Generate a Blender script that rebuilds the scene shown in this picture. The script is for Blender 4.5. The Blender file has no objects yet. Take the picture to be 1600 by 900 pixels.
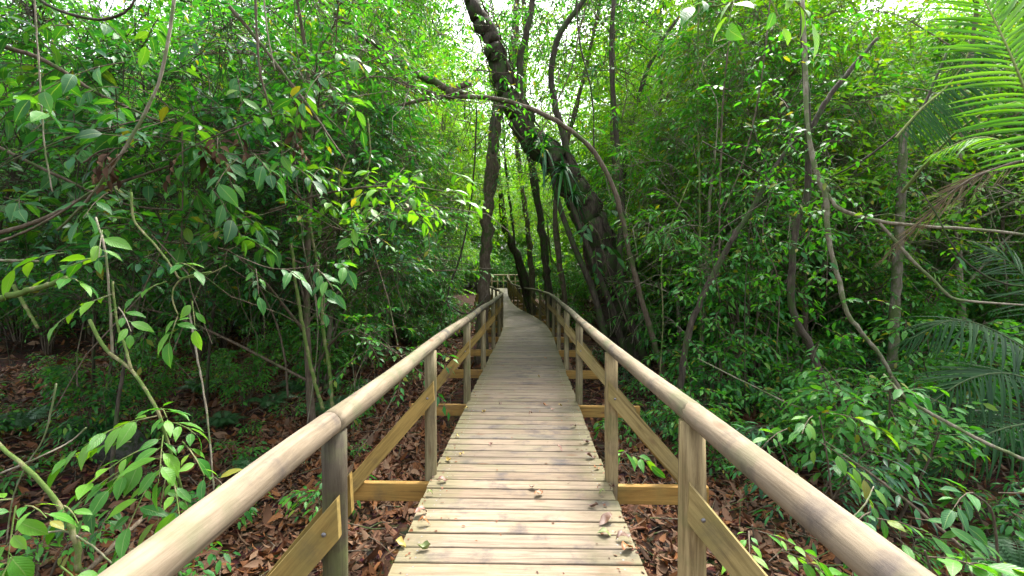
import bpy, math, random
import numpy as np
from mathutils import Matrix, Vector

random.seed(7)
R = np.random.default_rng(11)
SC = bpy.context.scene
COL = SC.collection

# ------------------------------------------------------------------ camera, world, sun, exposure
cam_data = bpy.data.cameras.new("camera")
cam_data.lens, cam_data.sensor_width = 16.0, 36.0
cam_data.shift_y = -0.0125
cam_data.clip_start, cam_data.clip_end = 0.05, 2000
cam = bpy.data.objects.new("camera", cam_data)
cam.location = (0, 0, 1.5)
cam.rotation_euler = (math.radians(90), 0, 0)
COL.objects.link(cam)
SC.camera = cam

SUN_EL, SUN_AZ = math.radians(58), math.radians(25)        # azimuth measured from +Y towards +X
world = bpy.data.worlds.new("World")
SC.world = world
world.use_nodes = True
wn = world.node_tree.nodes
wl = world.node_tree.links
sky = wn.new("ShaderNodeTexSky")
sky.sky_type = 'NISHITA'
sky.sun_disc = False
sky.sun_elevation = SUN_EL
sky.sun_rotation = SUN_AZ
sky.air_density, sky.dust_density, sky.ozone_density = 1.0, 5.0, 1.0
hs = wn.new("ShaderNodeHueSaturation")
hs.inputs["Saturation"].default_value = 0.35               # thin overcast: the blue is washed out
wl.new(sky.outputs[0], hs.inputs["Color"])
wl.new(hs.outputs[0], wn["Background"].inputs["Color"])
wn["Background"].inputs["Strength"].default_value = 0.12

sun_data = bpy.data.lights.new("sun", 'SUN')
sun_data.energy = 1.5
sun_data.angle = math.radians(12)
sun_data.color = (1.0, 0.96, 0.88)
sun = bpy.data.objects.new("sun", sun_data)
sd = Vector((math.sin(SUN_AZ) * math.cos(SUN_EL), math.cos(SUN_AZ) * math.cos(SUN_EL), math.sin(SUN_EL)))
sun.rotation_euler = (-sd).to_track_quat('-Z', 'Y').to_euler()
sun.location = (0, 0, 30)
COL.objects.link(sun)

SC.view_settings.view_transform = 'Standard'
SC.view_settings.look = 'None'
SC.view_settings.exposure = 2.95
SC.view_settings.gamma = 1.0
SC.render.engine = 'CYCLES'
SC.cycles.max_bounces = 9
SC.cycles.diffuse_bounces = 6
SC.cycles.glossy_bounces = 2
SC.cycles.transmission_bounces = 8
SC.cycles.caustics_reflective = False
SC.cycles.caustics_refractive = False

F = 711.0                                                   # focal length in photograph pixels


def P(px, py, z):
    """The point seen at pixel (px, py) of the 1600x900 photograph at distance z."""
    return np.array([(px - 800.0) * z / F, z, 1.5 - (py - 430.0) * z / F])


# ------------------------------------------------------------------ walkway line and terrain
_kz = np.array([-3, 0, 2.3, 3.5, 5.5, 7.4, 9.4, 11.3, 13.2, 14.8, 16.9, 18.7, 21, 23.7, 28, 35, 42, 60])
_kx = np.array([-.06, 0, .03, .06, .13, .2, .285, .37, .40, .33, .13, -.12, -.42, -.66, -.90, -1.02, -1.1, -1.2])


def path_x(z):
    z = np.asarray(z, float)
    return (np.interp(z - .8, _kz, _kx) + np.interp(z, _kz, _kx) + np.interp(z + .8, _kz, _kx)) / 3


def deck_h(z):
    return np.interp(z, [0, 20, 24, 33, 60], [0, 0, .08, .53, .6])


def wob(x, y, s, seed):
    return (np.sin(x * s + seed) * np.cos(y * s * 1.13 + seed * 2.1) + .5 * np.sin(x * s * 2.3 + seed * 3.3 + y * s * 1.7)) / 1.5


def ground_h(x, z):
    x = np.asarray(x, float)
    z = np.asarray(z, float)
    d = np.abs(x - path_x(z))
    h = -.62 + .05 * wob(x, z, .9, 1.3) + .03 * wob(x, z, 2.7, 4.1)
    h = h + np.clip(d - 2.5, 0, 40) * np.where(x < path_x(z), .05, .035)
    return h + np.interp(z, [0, 20, 33, 90], [0, 0, .5, 3.0])


# ------------------------------------------------------------------ object helpers
def link(o, parent=None):
    COL.objects.link(o)
    if parent is not None:
        o.parent = parent
    return o


def thing(name, label, cat, loc=(0, 0, 0), group=None):
    o = bpy.data.objects.new(name, None)
    o.empty_display_size = .1
    o.location = loc
    o['label'], o['category'] = label, cat
    if group:
        o['group'] = group
    return link(o)


def tag(o, label, cat, group=None):
    o['label'], o['category'] = label, cat
    if group:
        o['group'] = group
    return o


class MB:
    """Collects vertices and triangles / quads, then builds one mesh."""

    def __init__(self):
        self.v, self.n, self.f = [], 0, []                 # f: (array, mat, rnd)
        self.uv = []

    def add(self, V, faces, mat=0, rnd=None, uv=None):
        V = np.asarray(V, float).reshape(-1, 3)
        for fa in faces if isinstance(faces, list) else [faces]:
            fa = np.asarray(fa, np.int64)
            if len(fa) == 0:
                continue
            r = np.full(len(fa), random.random()) if rnd is None else np.asarray(rnd, float)
            if len(r) != len(fa):
                r = np.resize(r, len(fa))
            self.f.append((fa + self.n, mat, r))
        self.v.append(V)
        self.uv.append(np.zeros((len(V), 2)) if uv is None else uv)
        self.n += len(V)

    def mesh(self, name, mats, off=(0, 0, 0), smooth=True, with_uv=False):
        me = bpy.data.meshes.new(name)
        V = np.concatenate(self.v) - np.asarray(off, float)
        idx = np.concatenate([fa.ravel() for fa, _, _ in self.f]).astype(np.int32)
        tot = np.concatenate([np.full(len(fa), fa.shape[1]) for fa, _, _ in self.f]).astype(np.int32)
        start = np.concatenate([[0], np.cumsum(tot)[:-1]]).astype(np.int32)
        me.vertices.add(len(V))
        me.vertices.foreach_set("co", V.astype(np.float32).ravel())
        me.loops.add(len(idx))
        me.loops.foreach_set("vertex_index", idx)
        me.polygons.add(len(tot))
        me.polygons.foreach_set("loop_start", start)
        me.polygons.foreach_set("material_index", np.concatenate([np.full(len(fa), m) for fa, m, _ in self.f]).astype(np.int32))
        me.polygons.foreach_set("use_smooth", np.full(len(tot), smooth))
        at = me.attributes.new("rnd", 'FLOAT', 'FACE')
        at.data.foreach_set("value", np.concatenate([r for _, _, r in self.f]).astype(np.float32))
        if with_uv:
            uvl = me.uv_layers.new(name="uv")
            uvl.data.foreach_set("uv", np.concatenate(self.uv)[idx].astype(np.float32).ravel())
        for m in mats:
            me.materials.append(m)
        me.update(calc_edges=True)
        return me

    def obj(self, name, mats, parent=None, smooth=True, with_uv=False):
        off = parent_loc(parent)
        return link(bpy.data.objects.new(name, self.mesh(name, mats if isinstance(mats, list) else [mats], off, smooth, with_uv)), parent)


def parent_loc(o):
    v = np.zeros(3)
    while o is not None:
        v += np.array(o.location)
        o = o.parent
    return v


def unit(a):
    a = np.asarray(a, float)
    return a / np.maximum(np.linalg.norm(a, axis=-1, keepdims=True), 1e-9)


def smooth_line(pts, n):
    """Catmull-Rom through pts, n points."""
    p = np.asarray(pts, float)
    if len(p) == 2:
        return p[0] + (p[1] - p[0]) * np.linspace(0, 1, n)[:, None]
    q = np.concatenate([[2 * p[0] - p[1]], p, [2 * p[-1] - p[-2]]])
    t = np.linspace(0, len(p) - 1 - 1e-6, n)
    i = t.astype(int)
    u = (t - i)[:, None]
    a, b, c, d = q[i], q[i + 1], q[i + 2], q[i + 3]
    return .5 * (2 * b + (c - a) * u + (2 * a - 5 * b + 4 * c - d) * u ** 2 + (3 * b - a - 3 * c + d) * u ** 3)


def tubes(mb, L, r, k=5, mat=0, cap=False, lump=0.0):
    """L (N,M,3) centre lines, r (N,M) radii."""
    L = np.asarray(L, float)
    if L.ndim == 2:
        L = L[None]
    N, M, _ = L.shape
    r = np.broadcast_to(np.asarray(r, float), (N, M))
    T = unit(np.gradient(L, axis=1))
    mean = unit(L[:, -1] - L[:, 0])
    ref = np.where(np.abs(mean[:, 2:3]) > .7, np.array([[1., .2, 0]]), np.array([[.1, .1, 1.]]))[:, None, :]
    U = unit(np.cross(T, np.broadcast_to(ref, T.shape)))
    W = np.cross(T, U)
    a = np.linspace(0, 2 * np.pi, k, endpoint=False)
    rr = r[:, :, None] * np.ones(k)
    if lump:
        rr = rr * (1 + lump * R.standard_normal((N, M, k)).clip(-2, 2))
    V = L[:, :, None] + rr[..., None] * (np.cos(a)[None, None, :, None] * U[:, :, None] + np.sin(a)[None, None, :, None] * W[:, :, None])
    j = np.arange(k)
    ring = np.stack([j, (j + 1) % k, (j + 1) % k + k, j + k], 1)
    seg = (np.arange(M - 1)[:, None, None] * k + ring[None]).reshape(-1, 4)
    Q = (np.arange(N)[:, None, None] * (M * k) + seg[None]).reshape(-1, 4)
    faces = [Q]
    if cap:
        for e, s in ((0, -1), (M - 1, 1)):
            o = np.arange(N)[:, None] * (M * k) + e * k + (j if s > 0 else j[::-1])[None]
            faces.append(o)
    mb.add(V, faces, mat, rnd=None)


def box(mb, c, ax, ay, az, mat=0, rnd=None, bev=0.0):
    """Box at c with half axes ax ay az (vectors), optional chamfer on the four long (ax) edges."""
    c, ax, ay, az = [np.asarray(v, float) for v in (c, ax, ay, az)]
    if bev <= 0:
        V = [c + sx * ax + sy * ay + sz * az for sx in (-1, 1) for sy in (-1, 1) for sz in (-1, 1)]
        mb.add(V, np.array([[0, 1, 3, 2], [4, 6, 7, 5], [0, 4, 5, 1], [2, 3, 7, 6], [0, 2, 6, 4], [1, 5, 7, 3]]), mat, rnd)
        return
    by, bz = bev / np.linalg.norm(ay), bev / np.linalg.norm(az)
    prof = [(-1, -1 + bz), (-1, 1 - bz), (-1 + by, 1), (1 - by, 1), (1, 1 - bz), (1, -1 + bz), (1 - by, -1), (-1 + by, -1)]
    V = [c + s * ax + y * ay + z * az for s in (-1, 1) for y, z in prof]
    j = np.arange(8)
    mb.add(V, [np.stack([j, (j + 1) % 8, (j + 1) % 8 + 8, j + 8], 1), j[None, ::-1], (j + 8)[None]], mat, rnd)


# ------------------------------------------------------------------ materials
def new_mat(name):
    m = bpy.data.materials.new(name)
    m.use_nodes = True
    nt = m.node_tree
    return m, nt, nt.nodes, nt.links, nt.nodes["Principled BSDF"]


def ramp(nt, stops, interp='LINEAR'):
    n = nt.nodes.new("ShaderNodeValToRGB")
    cr = n.color_ramp
    cr.interpolation = interp
    while len(cr.elements) < len(stops):
        cr.elements.new(.5)
    for e, (p, c) in zip(cr.elements, stops):
        e.position = p
        e.color = (*c, 1)
    return n


YELLOWING = ("green_leaf", "light_green_leaf", "near_leaf", "near_dark_leaf")


def leaf_mat(name, cols, rough=.42, trans=.35, tcol=(1.7, 1.6, .5), vein=False, spec=.5):
    m, nt, N, L, bs = new_mat(name)
    at = N.new("ShaderNodeAttribute")
    at.attribute_name = "rnd"
    oi = N.new("ShaderNodeObjectInfo")
    ad = N.new("ShaderNodeMath")
    ad.operation = 'ADD'
    L.new(at.outputs["Fac"], ad.inputs[0])
    L.new(oi.outputs["Random"], ad.inputs[1])
    fr = N.new("ShaderNodeMath")
    fr.operation = 'PINGPONG'
    fr.inputs[1].default_value = 1.0
    L.new(ad.outputs[0], fr.inputs[0])
    k = len(cols)
    rp = ramp(nt, [(.965 * i / (k - 1), c) for i, c in enumerate(cols)] + ([(.99, (.22, .22, .03))] if name in YELLOWING else []))
    L.new(fr.outputs[0], rp.inputs[0])
    colout = rp.outputs[0]
    no = N.new("ShaderNodeTexNoise")
    no.inputs["Scale"].default_value = 35
    no.inputs["Detail"].default_value = 2
    mx = N.new("ShaderNodeMix")
    mx.data_type = 'RGBA'
    mx.blend_type = 'MULTIPLY'
    mx.inputs[0].default_value = .35
    L.new(colout, mx.inputs[6])
    L.new(no.outputs["Fac"], mx.inputs[7])
    colout = mx.outputs[2]
    if vein:
        uv = N.new("ShaderNodeUVMap")
        uv.uv_map = "uv"
        sp = N.new("ShaderNodeSeparateXYZ")
        L.new(uv.outputs[0], sp.inputs[0])
        ab = N.new("ShaderNodeMath")
        ab.operation = 'ABSOLUTE'
        L.new(sp.outputs[1], ab.inputs[0])
        mid = N.new("ShaderNodeMapRange")
        mid.inputs[1].default_value, mid.inputs[2].default_value = .02, .09
        mid.inputs[3].default_value, mid.inputs[4].default_value = 1, 0
        L.new(ab.outputs[0], mid.inputs[0])
        # side veins: sine along u shifted by |v|
        sv = N.new("ShaderNodeMath")
        sv.operation = 'MULTIPLY_ADD'
        sv.inputs[1].default_value = -.28
        L.new(ab.outputs[0], sv.inputs[0])
        L.new(sp.outputs[0], sv.inputs[2])
        s2 = N.new("ShaderNodeMath")
        s2.operation = 'MULTIPLY'
        s2.inputs[1].default_value = 62
        L.new(sv.outputs[0], s2.inputs[0])
        s3 = N.new("ShaderNodeMath")
        s3.operation = 'SINE'
        L.new(s2.outputs[0], s3.inputs[0])
        lift = N.new("ShaderNodeMix")
        lift.data_type = 'RGBA'
        lift.blend_type = 'MIX'
        lift.inputs[7].default_value = (.16, .26, .08, 1)
        ml = N.new("ShaderNodeMath")
        ml.operation = 'MULTIPLY'
        ml.inputs[1].default_value = .7
        L.new(mid.outputs[0], ml.inputs[0])
        L.new(ml.outputs[0], lift.inputs[0])
        L.new(colout, lift.inputs[6])
        colout = lift.outputs[2]
        bp = N.new("ShaderNodeBump")
        bp.inputs["Strength"].default_value = .25
        bp.inputs["Distance"].default_value = .002
        L.new(s3.outputs[0], bp.inputs["Height"])
        L.new(bp.outputs[0], bs.inputs["Normal"])
    L.new(colout, bs.inputs["Base Color"])
    bs.inputs["Roughness"].default_value = rough
    bs.inputs["Specular IOR Level"].default_value = spec
    tr = N.new("ShaderNodeBsdfTranslucent")
    tm = N.new("ShaderNodeMix")
    tm.data_type = 'RGBA'
    tm.blend_type = 'MULTIPLY'
    tm.inputs[0].default_value = 1
    tm.inputs[7].default_value = (*tcol, 1)
    L.new(colout, tm.inputs[6])
    L.new(tm.outputs[2], tr.inputs[0])
    ms = N.new("ShaderNodeMixShader")
    ms.inputs[0].default_value = trans
    L.new(bs.outputs[0], ms.inputs[1])
    L.new(tr.outputs[0], ms.inputs[2])
    L.new(ms.outputs[0], N["Material Output"].inputs[0])
    return m


def bark_mat(name, cols, scale=9, bump=.6, moss=None, moss_amt=.5, stretch=.25):
    m, nt, N, L, bs = new_mat(name)
    tc = N.new("ShaderNodeTexCoord")
    mp = N.new("ShaderNodeMapping")
    mp.inputs["Scale"].default_value = (1, 1, stretch)
    L.new(tc.outputs["Object"], mp.inputs[0])
    n1 = N.new("ShaderNodeTexNoise")
    n1.inputs["Scale"].default_value = scale * 3
    n1.inputs["Detail"].default_value = 6
    n1.inputs["Roughness"].default_value = .7
    L.new(mp.outputs[0], n1.inputs["Vector"])
    rp = ramp(nt, [(.3 + .4 * i / (len(cols) - 1), c) for i, c in enumerate(cols)])
    L.new(n1.outputs["Fac"], rp.inputs[0])
    out = rp.outputs[0]
    if moss:
        n2 = N.new("ShaderNodeTexNoise")
        n2.inputs["Scale"].default_value = scale * .6
        n2.inputs["Detail"].default_value = 5
        n2.inputs["Roughness"].default_value = .65
        L.new(tc.outputs["Object"], n2.inputs["Vector"])
        mr = N.new("ShaderNodeMapRange")
        mr.inputs[1].default_value, mr.inputs[2].default_value = .62 - .25 * moss_amt, .70 - .25 * moss_amt
        L.new(n2.outputs["Fac"], mr.inputs[0])
        mx = N.new("ShaderNodeMix")
        mx.data_type = 'RGBA'
        mx.inputs[7].default_value = (*moss, 1)
        L.new(mr.outputs[0], mx.inputs[0])
        L.new(out, mx.inputs[6])
        out = mx.outputs[2]
    L.new(out, bs.inputs["Base Color"])
    bs.inputs["Roughness"].default_value = .85
    bs.inputs["Specular IOR Level"].default_value = .25
    bp = N.new("ShaderNodeBump")
    bp.inputs["Strength"].default_value = bump
    bp.inputs["Distance"].default_value = .02
    L.new(n1.outputs["Fac"], bp.inputs["Height"])
    L.new(bp.outputs[0], bs.inputs["Normal"])
    return m


def timber_mat(name, axis, base, dark, algae, algae_amt=.4, stain_amt=.35, rough=.7, grain=1.0, ends=None):
    """Wood with grain along object axis, tinted by the object's own colour (tone of each piece)."""
    m, nt, N, L, bs = new_mat(name)
    tc = N.new("ShaderNodeTexCoord")
    oi = N.new("ShaderNodeObjectInfo")
    sc = N.new("ShaderNodeVectorMath")
    sc.operation = 'SCALE'
    sc.inputs[0].default_value = (37.0, 91.0, 53.0)
    L.new(oi.outputs["Random"], sc.inputs["Scale"])
    ad = N.new("ShaderNodeVectorMath")
    L.new(tc.outputs["Object"], ad.inputs[0])
    L.new(sc.outputs[0], ad.inputs[1])
    mp = N.new("ShaderNodeMapping")
    s = [26 * grain, 26 * grain, 26 * grain]
    s[axis] = 1.6 * grain
    mp.inputs["Scale"].default_value = s
    L.new(ad.outputs[0], mp.inputs[0])
    g = N.new("ShaderNodeTexNoise")
    g.inputs["Scale"].default_value = 1.6
    g.inputs["Detail"].default_value = 10
    g.inputs["Roughness"].default_value = .74
    g.inputs["Distortion"].default_value = .6
    L.new(mp.outputs[0], g.inputs["Vector"])
    rp = ramp(nt, [(.30, tuple(c * .7 for c in dark)), (.42, dark), (.55, base), (.72, tuple(min(1, c * 1.25) for c in base))])
    L.new(g.outputs["Fac"], rp.inputs[0])
    tint = N.new("ShaderNodeMix")
    tint.data_type = 'RGBA'
    tint.blend_type = 'MULTIPLY'
    tint.inputs[0].default_value = 1
    L.new(rp.outputs[0], tint.inputs[6])
    L.new(oi.outputs["Color"], tint.inputs[7])
    out = tint.outputs[2]
    # algae film and dark water stains with shapes of their own
    for k, (col, sca, lo, hi, amt) in enumerate(((algae, 3.2, .5, .68, algae_amt), ((.035, .031, .036), 3.4, .54, .68, stain_amt))):
        n = N.new("ShaderNodeTexNoise")
        n.inputs["Scale"].default_value = sca
        n.inputs["Detail"].default_value = 6
        n.inputs["Roughness"].default_value = .62
        off = N.new("ShaderNodeVectorMath")
        off.inputs[1].default_value = (k * 17.3, 4.1, k * 9.7)
        L.new(ad.outputs[0], off.inputs[0])
        L.new(off.outputs[0], n.inputs["Vector"])
        mr = N.new("ShaderNodeMapRange")
        mr.inputs[1].default_value, mr.inputs[2].default_value = lo, hi
        mr.inputs[3].default_value, mr.inputs[4].default_value = 0, amt
        L.new(n.outputs["Fac"], mr.inputs[0])
        mx = N.new("ShaderNodeMix")
        mx.data_type = 'RGBA'
        mx.inputs[7].default_value = (*col, 1)
        L.new(mr.outputs[0], mx.inputs[0])
        L.new(out, mx.inputs[6])
        out = mx.outputs[2]
    if ends:                                                # green film creeping in from the board ends
        sx_ = N.new("ShaderNodeSeparateXYZ")
        L.new(tc.outputs["Object"], sx_.inputs[0])
        ab = N.new("ShaderNodeMath")
        ab.operation = 'ABSOLUTE'
        L.new(sx_.outputs[0], ab.inputs[0])
        nz = N.new("ShaderNodeTexNoise")
        nz.inputs["Scale"].default_value = 9
        nz.inputs["Detail"].default_value = 5
        L.new(ad.outputs[0], nz.inputs["Vector"])
        am = N.new("ShaderNodeMath")
        am.operation = 'MULTIPLY_ADD'
        am.inputs[1].default_value = .55
        L.new(nz.outputs["Fac"], am.inputs[0])
        L.new(ab.outputs[0], am.inputs[2])
        mr = N.new("ShaderNodeMapRange")
        mr.inputs[1].default_value, mr.inputs[2].default_value = .66, .95
        mr.inputs[3].default_value, mr.inputs[4].default_value = 0, .55
        L.new(am.outputs[0], mr.inputs[0])
        mx = N.new("ShaderNodeMix")
        mx.data_type = 'RGBA'
        mx.inputs[7].default_value = (*ends, 1)
        L.new(mr.outputs[0], mx.inputs[0])
        L.new(out, mx.inputs[6])
        out = mx.outputs[2]
    # drying cracks along the grain
    mc = N.new("ShaderNodeMapping")
    cs = [34 * grain] * 3
    cs[axis] = .9 * grain
    mc.inputs["Scale"].default_value = cs
    L.new(ad.outputs[0], mc.inputs[0])
    cn = N.new("ShaderNodeTexNoise")
    cn.inputs["Scale"].default_value = 1.0
    cn.inputs["Detail"].default_value = 3
    L.new(mc.outputs[0], cn.inputs["Vector"])
    mr = N.new("ShaderNodeMapRange")
    mr.inputs[1].default_value, mr.inputs[2].default_value = .63, .70
    mr.inputs[3].default_value, mr.inputs[4].default_value = 0, .7
    L.new(cn.outputs["Fac"], mr.inputs[0])
    mx = N.new("ShaderNodeMix")
    mx.data_type = 'RGBA'
    mx.inputs[7].default_value = (*[c * .35 for c in dark], 1)
    L.new(mr.outputs[0], mx.inputs[0])
    L.new(out, mx.inputs[6])
    out = mx.outputs[2]
    # knots
    vo = N.new("ShaderNodeTexVoronoi")
    vo.inputs["Scale"].default_value = 1.0
    mk = N.new("ShaderNodeMapping")
    ks = [7, 7, 7]
    ks[axis] = 2.6
    mk.inputs["Scale"].default_value = ks
    L.new(ad.outputs[0], mk.inputs[0])
    L.new(mk.outputs[0], vo.inputs["Vector"])
    kr = N.new("ShaderNodeMapRange")
    kr.inputs[1].default_value, kr.inputs[2].default_value = .05, .16
    kr.inputs[3].default_value, kr.inputs[4].default_value = .8, 0
    L.new(vo.outputs["Distance"], kr.inputs[0])
    mx = N.new("ShaderNodeMix")
    mx.data_type = 'RGBA'
    mx.inputs[7].default_value = (.10, .05, .025, 1)
    L.new(kr.outputs[0], mx.inputs[0])
    L.new(out, mx.inputs[6])
    L.new(mx.outputs[2], bs.inputs["Base Color"])
    bs.inputs["Roughness"].default_value = rough
    bs.inputs["Specular IOR Level"].default_value = .18
    bp = N.new("ShaderNodeBump")
    bp.inputs["Strength"].default_value = .6
    bp.inputs["Distance"].default_value = .004
    L.new(g.outputs["Fac"], bp.inputs["Height"])
    L.new(bp.outputs[0], bs.inputs["Normal"])
    return m


M_DECK = timber_mat("deck_timber", 0, (.190, .145, .100), (.128, .094, .063), (.10, .10, .05), .45, .8, ends=(.085, .085, .03))
M_RAIL = timber_mat("rail_timber", 1, (.158, .130, .092), (.115, .092, .062), (.075, .09, .042), .75, .75, grain=.7, rough=.85)
M_POST = timber_mat("post_timber", 2, (.20, .168, .092), (.12, .095, .05), (.09, .105, .036), .7, .5)
M_BRACE = timber_mat("brace_timber", 0, (.29, .18, .05), (.20, .12, .032), (.15, .135, .045), .5, .4)
M_STEEL, *_r = new_mat("screw_steel")
_r[-1].inputs["Base Color"].default_value = (.16, .155, .15, 1)
_r[-1].inputs["Metallic"].default_value = .8
_r[-1].inputs["Roughness"].default_value = .45

G_DARK = leaf_mat("glossy_dark_leaf", [(.010, .055, .022), (.018, .095, .034), (.024, .13, .048), (.045, .19, .035)], .40, .36, (2.0, 2.3, .6), spec=.36)
G_MID = leaf_mat("green_leaf", [(.012, .08, .018), (.026, .145, .028), (.042, .20, .032), (.085, .27, .026)], .46, .42, (2.0, 2.0, .4), spec=.3)
G_LIGHT = leaf_mat("light_green_leaf", [(.04, .18, .02), (.075, .25, .025), (.115, .30, .025), (.18, .36, .028)], .5, .48, (1.8, 1.8, .32), spec=.25)
G_FAR = leaf_mat("far_leaf", [(.03, .14, .018), (.06, .22, .024), (.10, .28, .024), (.16, .34, .026)], .55, .48, (1.8, 1.8, .32), spec=.2)
G_FERN = leaf_mat("fern_leaf", [(.02, .09, .025), (.035, .12, .03)], .5, .35)
G_NEAR = leaf_mat("near_leaf", [(.03, .15, .02), (.06, .22, .022), (.10, .28, .026), (.15, .34, .03)], .42, .40, (2.0, 1.8, .35), vein=True, spec=.35)
G_NEARD = leaf_mat("near_dark_leaf", [(.016, .085, .022), (.028, .13, .03), (.042, .17, .034), (.085, .24, .03)], .42, .36, (2.2, 2.1, .4), vein=True, spec=.28)
G_PALM = leaf_mat("palm_leaflet", [(.05, .19, .016), (.08, .25, .018), (.12, .31, .02)], .5, .45, (2.0, 1.8, .3), spec=.25)
G_PALMD = leaf_mat("dark_palm_leaflet", [(.010, .05, .014), (.016, .07, .016), (.024, .09, .018)], .55, .3, (1.8, 1.8, .4), spec=.22)
G_DRY = leaf_mat("dry_frond", [(.20, .155, .09), (.13, .09, .05), (.26, .21, .13)], .8, .2, (1, 1, .8), spec=.15)
LITTER = leaf_mat("leaf_litter", [(.03, .013, .007), (.085, .032, .015), (.14, .052, .024), (.19, .085, .042), (.055, .032, .02), (.22, .13, .075), (.10, .036, .016), (.19, .075, .022)], .7, .1, (1, .8, .6), spec=.22)
B_DARK = bark_mat("dark_bark", [(.018, .014, .010), (.046, .036, .025), (.095, .078, .055)], 8, .9, (.035, .06, .015), .5)
B_BROWN = bark_mat("brown_bark", [(.04, .03, .02), (.10, .075, .05), (.16, .13, .095)], 9, .7, (.05, .075, .02), .4)
B_PALE = bark_mat("pale_bark", [(.09, .075, .05), (.19, .165, .115), (.28, .26, .2)], 10, .5, (.10, .13, .05), .55)
B_GREY = bark_mat("grey_bark", [(.05, .042, .03), (.115, .10, .07), (.19, .17, .13)], 10, .8, (.06, .085, .025), .6)
B_MOSS = bark_mat("mossy_bark", [(.10, .09, .04), (.17, .16, .07), (.24, .23, .13)], 14, .6, (.08, .13, .025), .75)
B_TWIG = bark_mat("twig_bark", [(.035, .025, .016), (.08, .06, .04), (.13, .10, .07)], 12, .3)
B_ROOT = bark_mat("root_fibre", [(.02, .012, .008), (.07, .045, .03), (.12, .08, .055)], 22, 1.0, None)

# ground
M_GROUND, nt, N, L, bs = new_mat("forest_floor")
tc = N.new("ShaderNodeTexCoord")
n1 = N.new("ShaderNodeTexNoise"); n1.inputs["Scale"].default_value = 9; n1.inputs["Detail"].default_value = 9; n1.inputs["Roughness"].default_value = .75
n2 = N.new("ShaderNodeTexVoronoi"); n2.inputs["Scale"].default_value = 16
L.new(tc.outputs["Object"], n1.inputs["Vector"]); L.new(tc.outputs["Object"], n2.inputs["Vector"])
rp = ramp(nt, [(.3, (.014, .009, .006)), (.5, (.045, .024, .015)), (.7, (.10, .05, .03))])
L.new(n1.outputs["Fac"], rp.inputs[0])
mx = N.new("ShaderNodeMix"); mx.data_type = 'RGBA'; mx.blend_type = 'MULTIPLY'; mx.inputs[0].default_value = .7
L.new(rp.outputs[0], mx.inputs[6]); L.new(n2.outputs["Color"], mx.inputs[7])
L.new(mx.outputs[2], bs.inputs["Base Color"])
bs.inputs["Roughness"].default_value = .95
bs.inputs["Specular IOR Level"].default_value = .1
bp = N.new("ShaderNodeBump"); bp.inputs["Strength"].default_value = .8; bp.inputs["Distance"].default_value = .03
L.new(n1.outputs["Fac"], bp.inputs["Height"]); L.new(bp.outputs[0], bs.inputs["Normal"])

# ------------------------------------------------------------------ ground
gx = np.unique(np.concatenate([np.linspace(-90, -14, 26), np.linspace(-14, 14, 141), np.linspace(14, 90, 26)]))
gy = np.unique(np.concatenate([np.linspace(-30, -2, 10), np.linspace(-2, 24, 131), np.linspace(24, 140, 40)]))
GX, GY = np.meshgrid(gx, gy)
GZ = ground_h(GX, GY)
nx = len(gx)
ii = (np.arange(len(gy) - 1)[:, None] * nx + np.arange(nx - 1)[None]).ravel()
mb = MB()
mb.add(np.stack([GX, GY, GZ], -1), np.stack([ii, ii + 1, ii + 1 + nx, ii + nx], 1))
ground = mb.obj("ground", M_GROUND)
ground['kind'] = 'structure'

# ------------------------------------------------------------------ boardwalk
HALF = .655
walk = thing("boardwalk", "straight timber boardwalk of cross boards running away into the forest", "boardwalk")
PITCH, BW, BT = .138, .128, .03


def frame_at(z):
    c = np.array([path_x(z), z, deck_h(z)])
    t = unit(np.array([path_x(z + .3) - path_x(z - .3), .6, deck_h(z + .3) - deck_h(z - .3)]))
    s = unit(np.cross(t, [0, 0, 1]))
    return c, t, s, np.cross(s, t)


def rot_matrix(c, x, y, z):
    return Matrix(((x[0], y[0], z[0], c[0]), (x[1], y[1], z[1], c[1]), (x[2], y[2], z[2], c[2]), (0, 0, 0, 1)))


board_meshes = []
for k in range(5):
    mb = MB()
    hl = HALF + R.uniform(-.008, .008)
    # board with slightly worn chamfered edges
    box(mb, (R.uniform(-.006, .006), 0, -BT / 2), (hl, 0, 0), (0, BW / 2 - R.uniform(0, .002), 0), (0, 0, BT / 2), bev=.004)
    board_meshes.append(mb.mesh("board", [M_DECK], smooth=False))
zb = np.arange(-.6, 33.6, PITCH)
far_boards = MB()
nails = MB()
for i, z in enumerate(zb):
    c, t, s, n = frame_at(z)
    c = c + n * R.uniform(-.002, .002)
    far_ = np.interp(z, [3, 5.5, 8.5, 14], [0, .45, .85, 1])  # board tint turns greyer and darker with distance along the walk
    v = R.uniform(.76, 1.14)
    if z < 25:
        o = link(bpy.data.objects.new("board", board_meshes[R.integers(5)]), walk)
        a = R.uniform(-.004, .004)
        s2 = unit(s + t * a)
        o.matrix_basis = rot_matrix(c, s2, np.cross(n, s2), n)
        w = R.uniform(-.04, .04)
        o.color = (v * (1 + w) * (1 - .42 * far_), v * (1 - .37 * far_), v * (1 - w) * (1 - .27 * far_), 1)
        if z < 8:
            for sx in (-.55, .55):
                for sy in (-.03, .03):
                    p = c + s * (sx + R.uniform(-.01, .01)) + t * sy + n * .0012
                    nl = np.linspace(0, 2 * np.pi, 7)[:-1]
                    nails.add(p + .0058 * (np.cos(nl)[:, None] * s + np.sin(nl)[:, None] * t), np.arange(6)[None])
    else:
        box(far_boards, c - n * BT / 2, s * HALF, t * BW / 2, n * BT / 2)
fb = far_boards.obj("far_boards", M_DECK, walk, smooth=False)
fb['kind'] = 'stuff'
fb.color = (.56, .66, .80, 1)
nl = nails.obj("nail_heads", M_STEEL, walk)
nl['kind'] = 'stuff'

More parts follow.
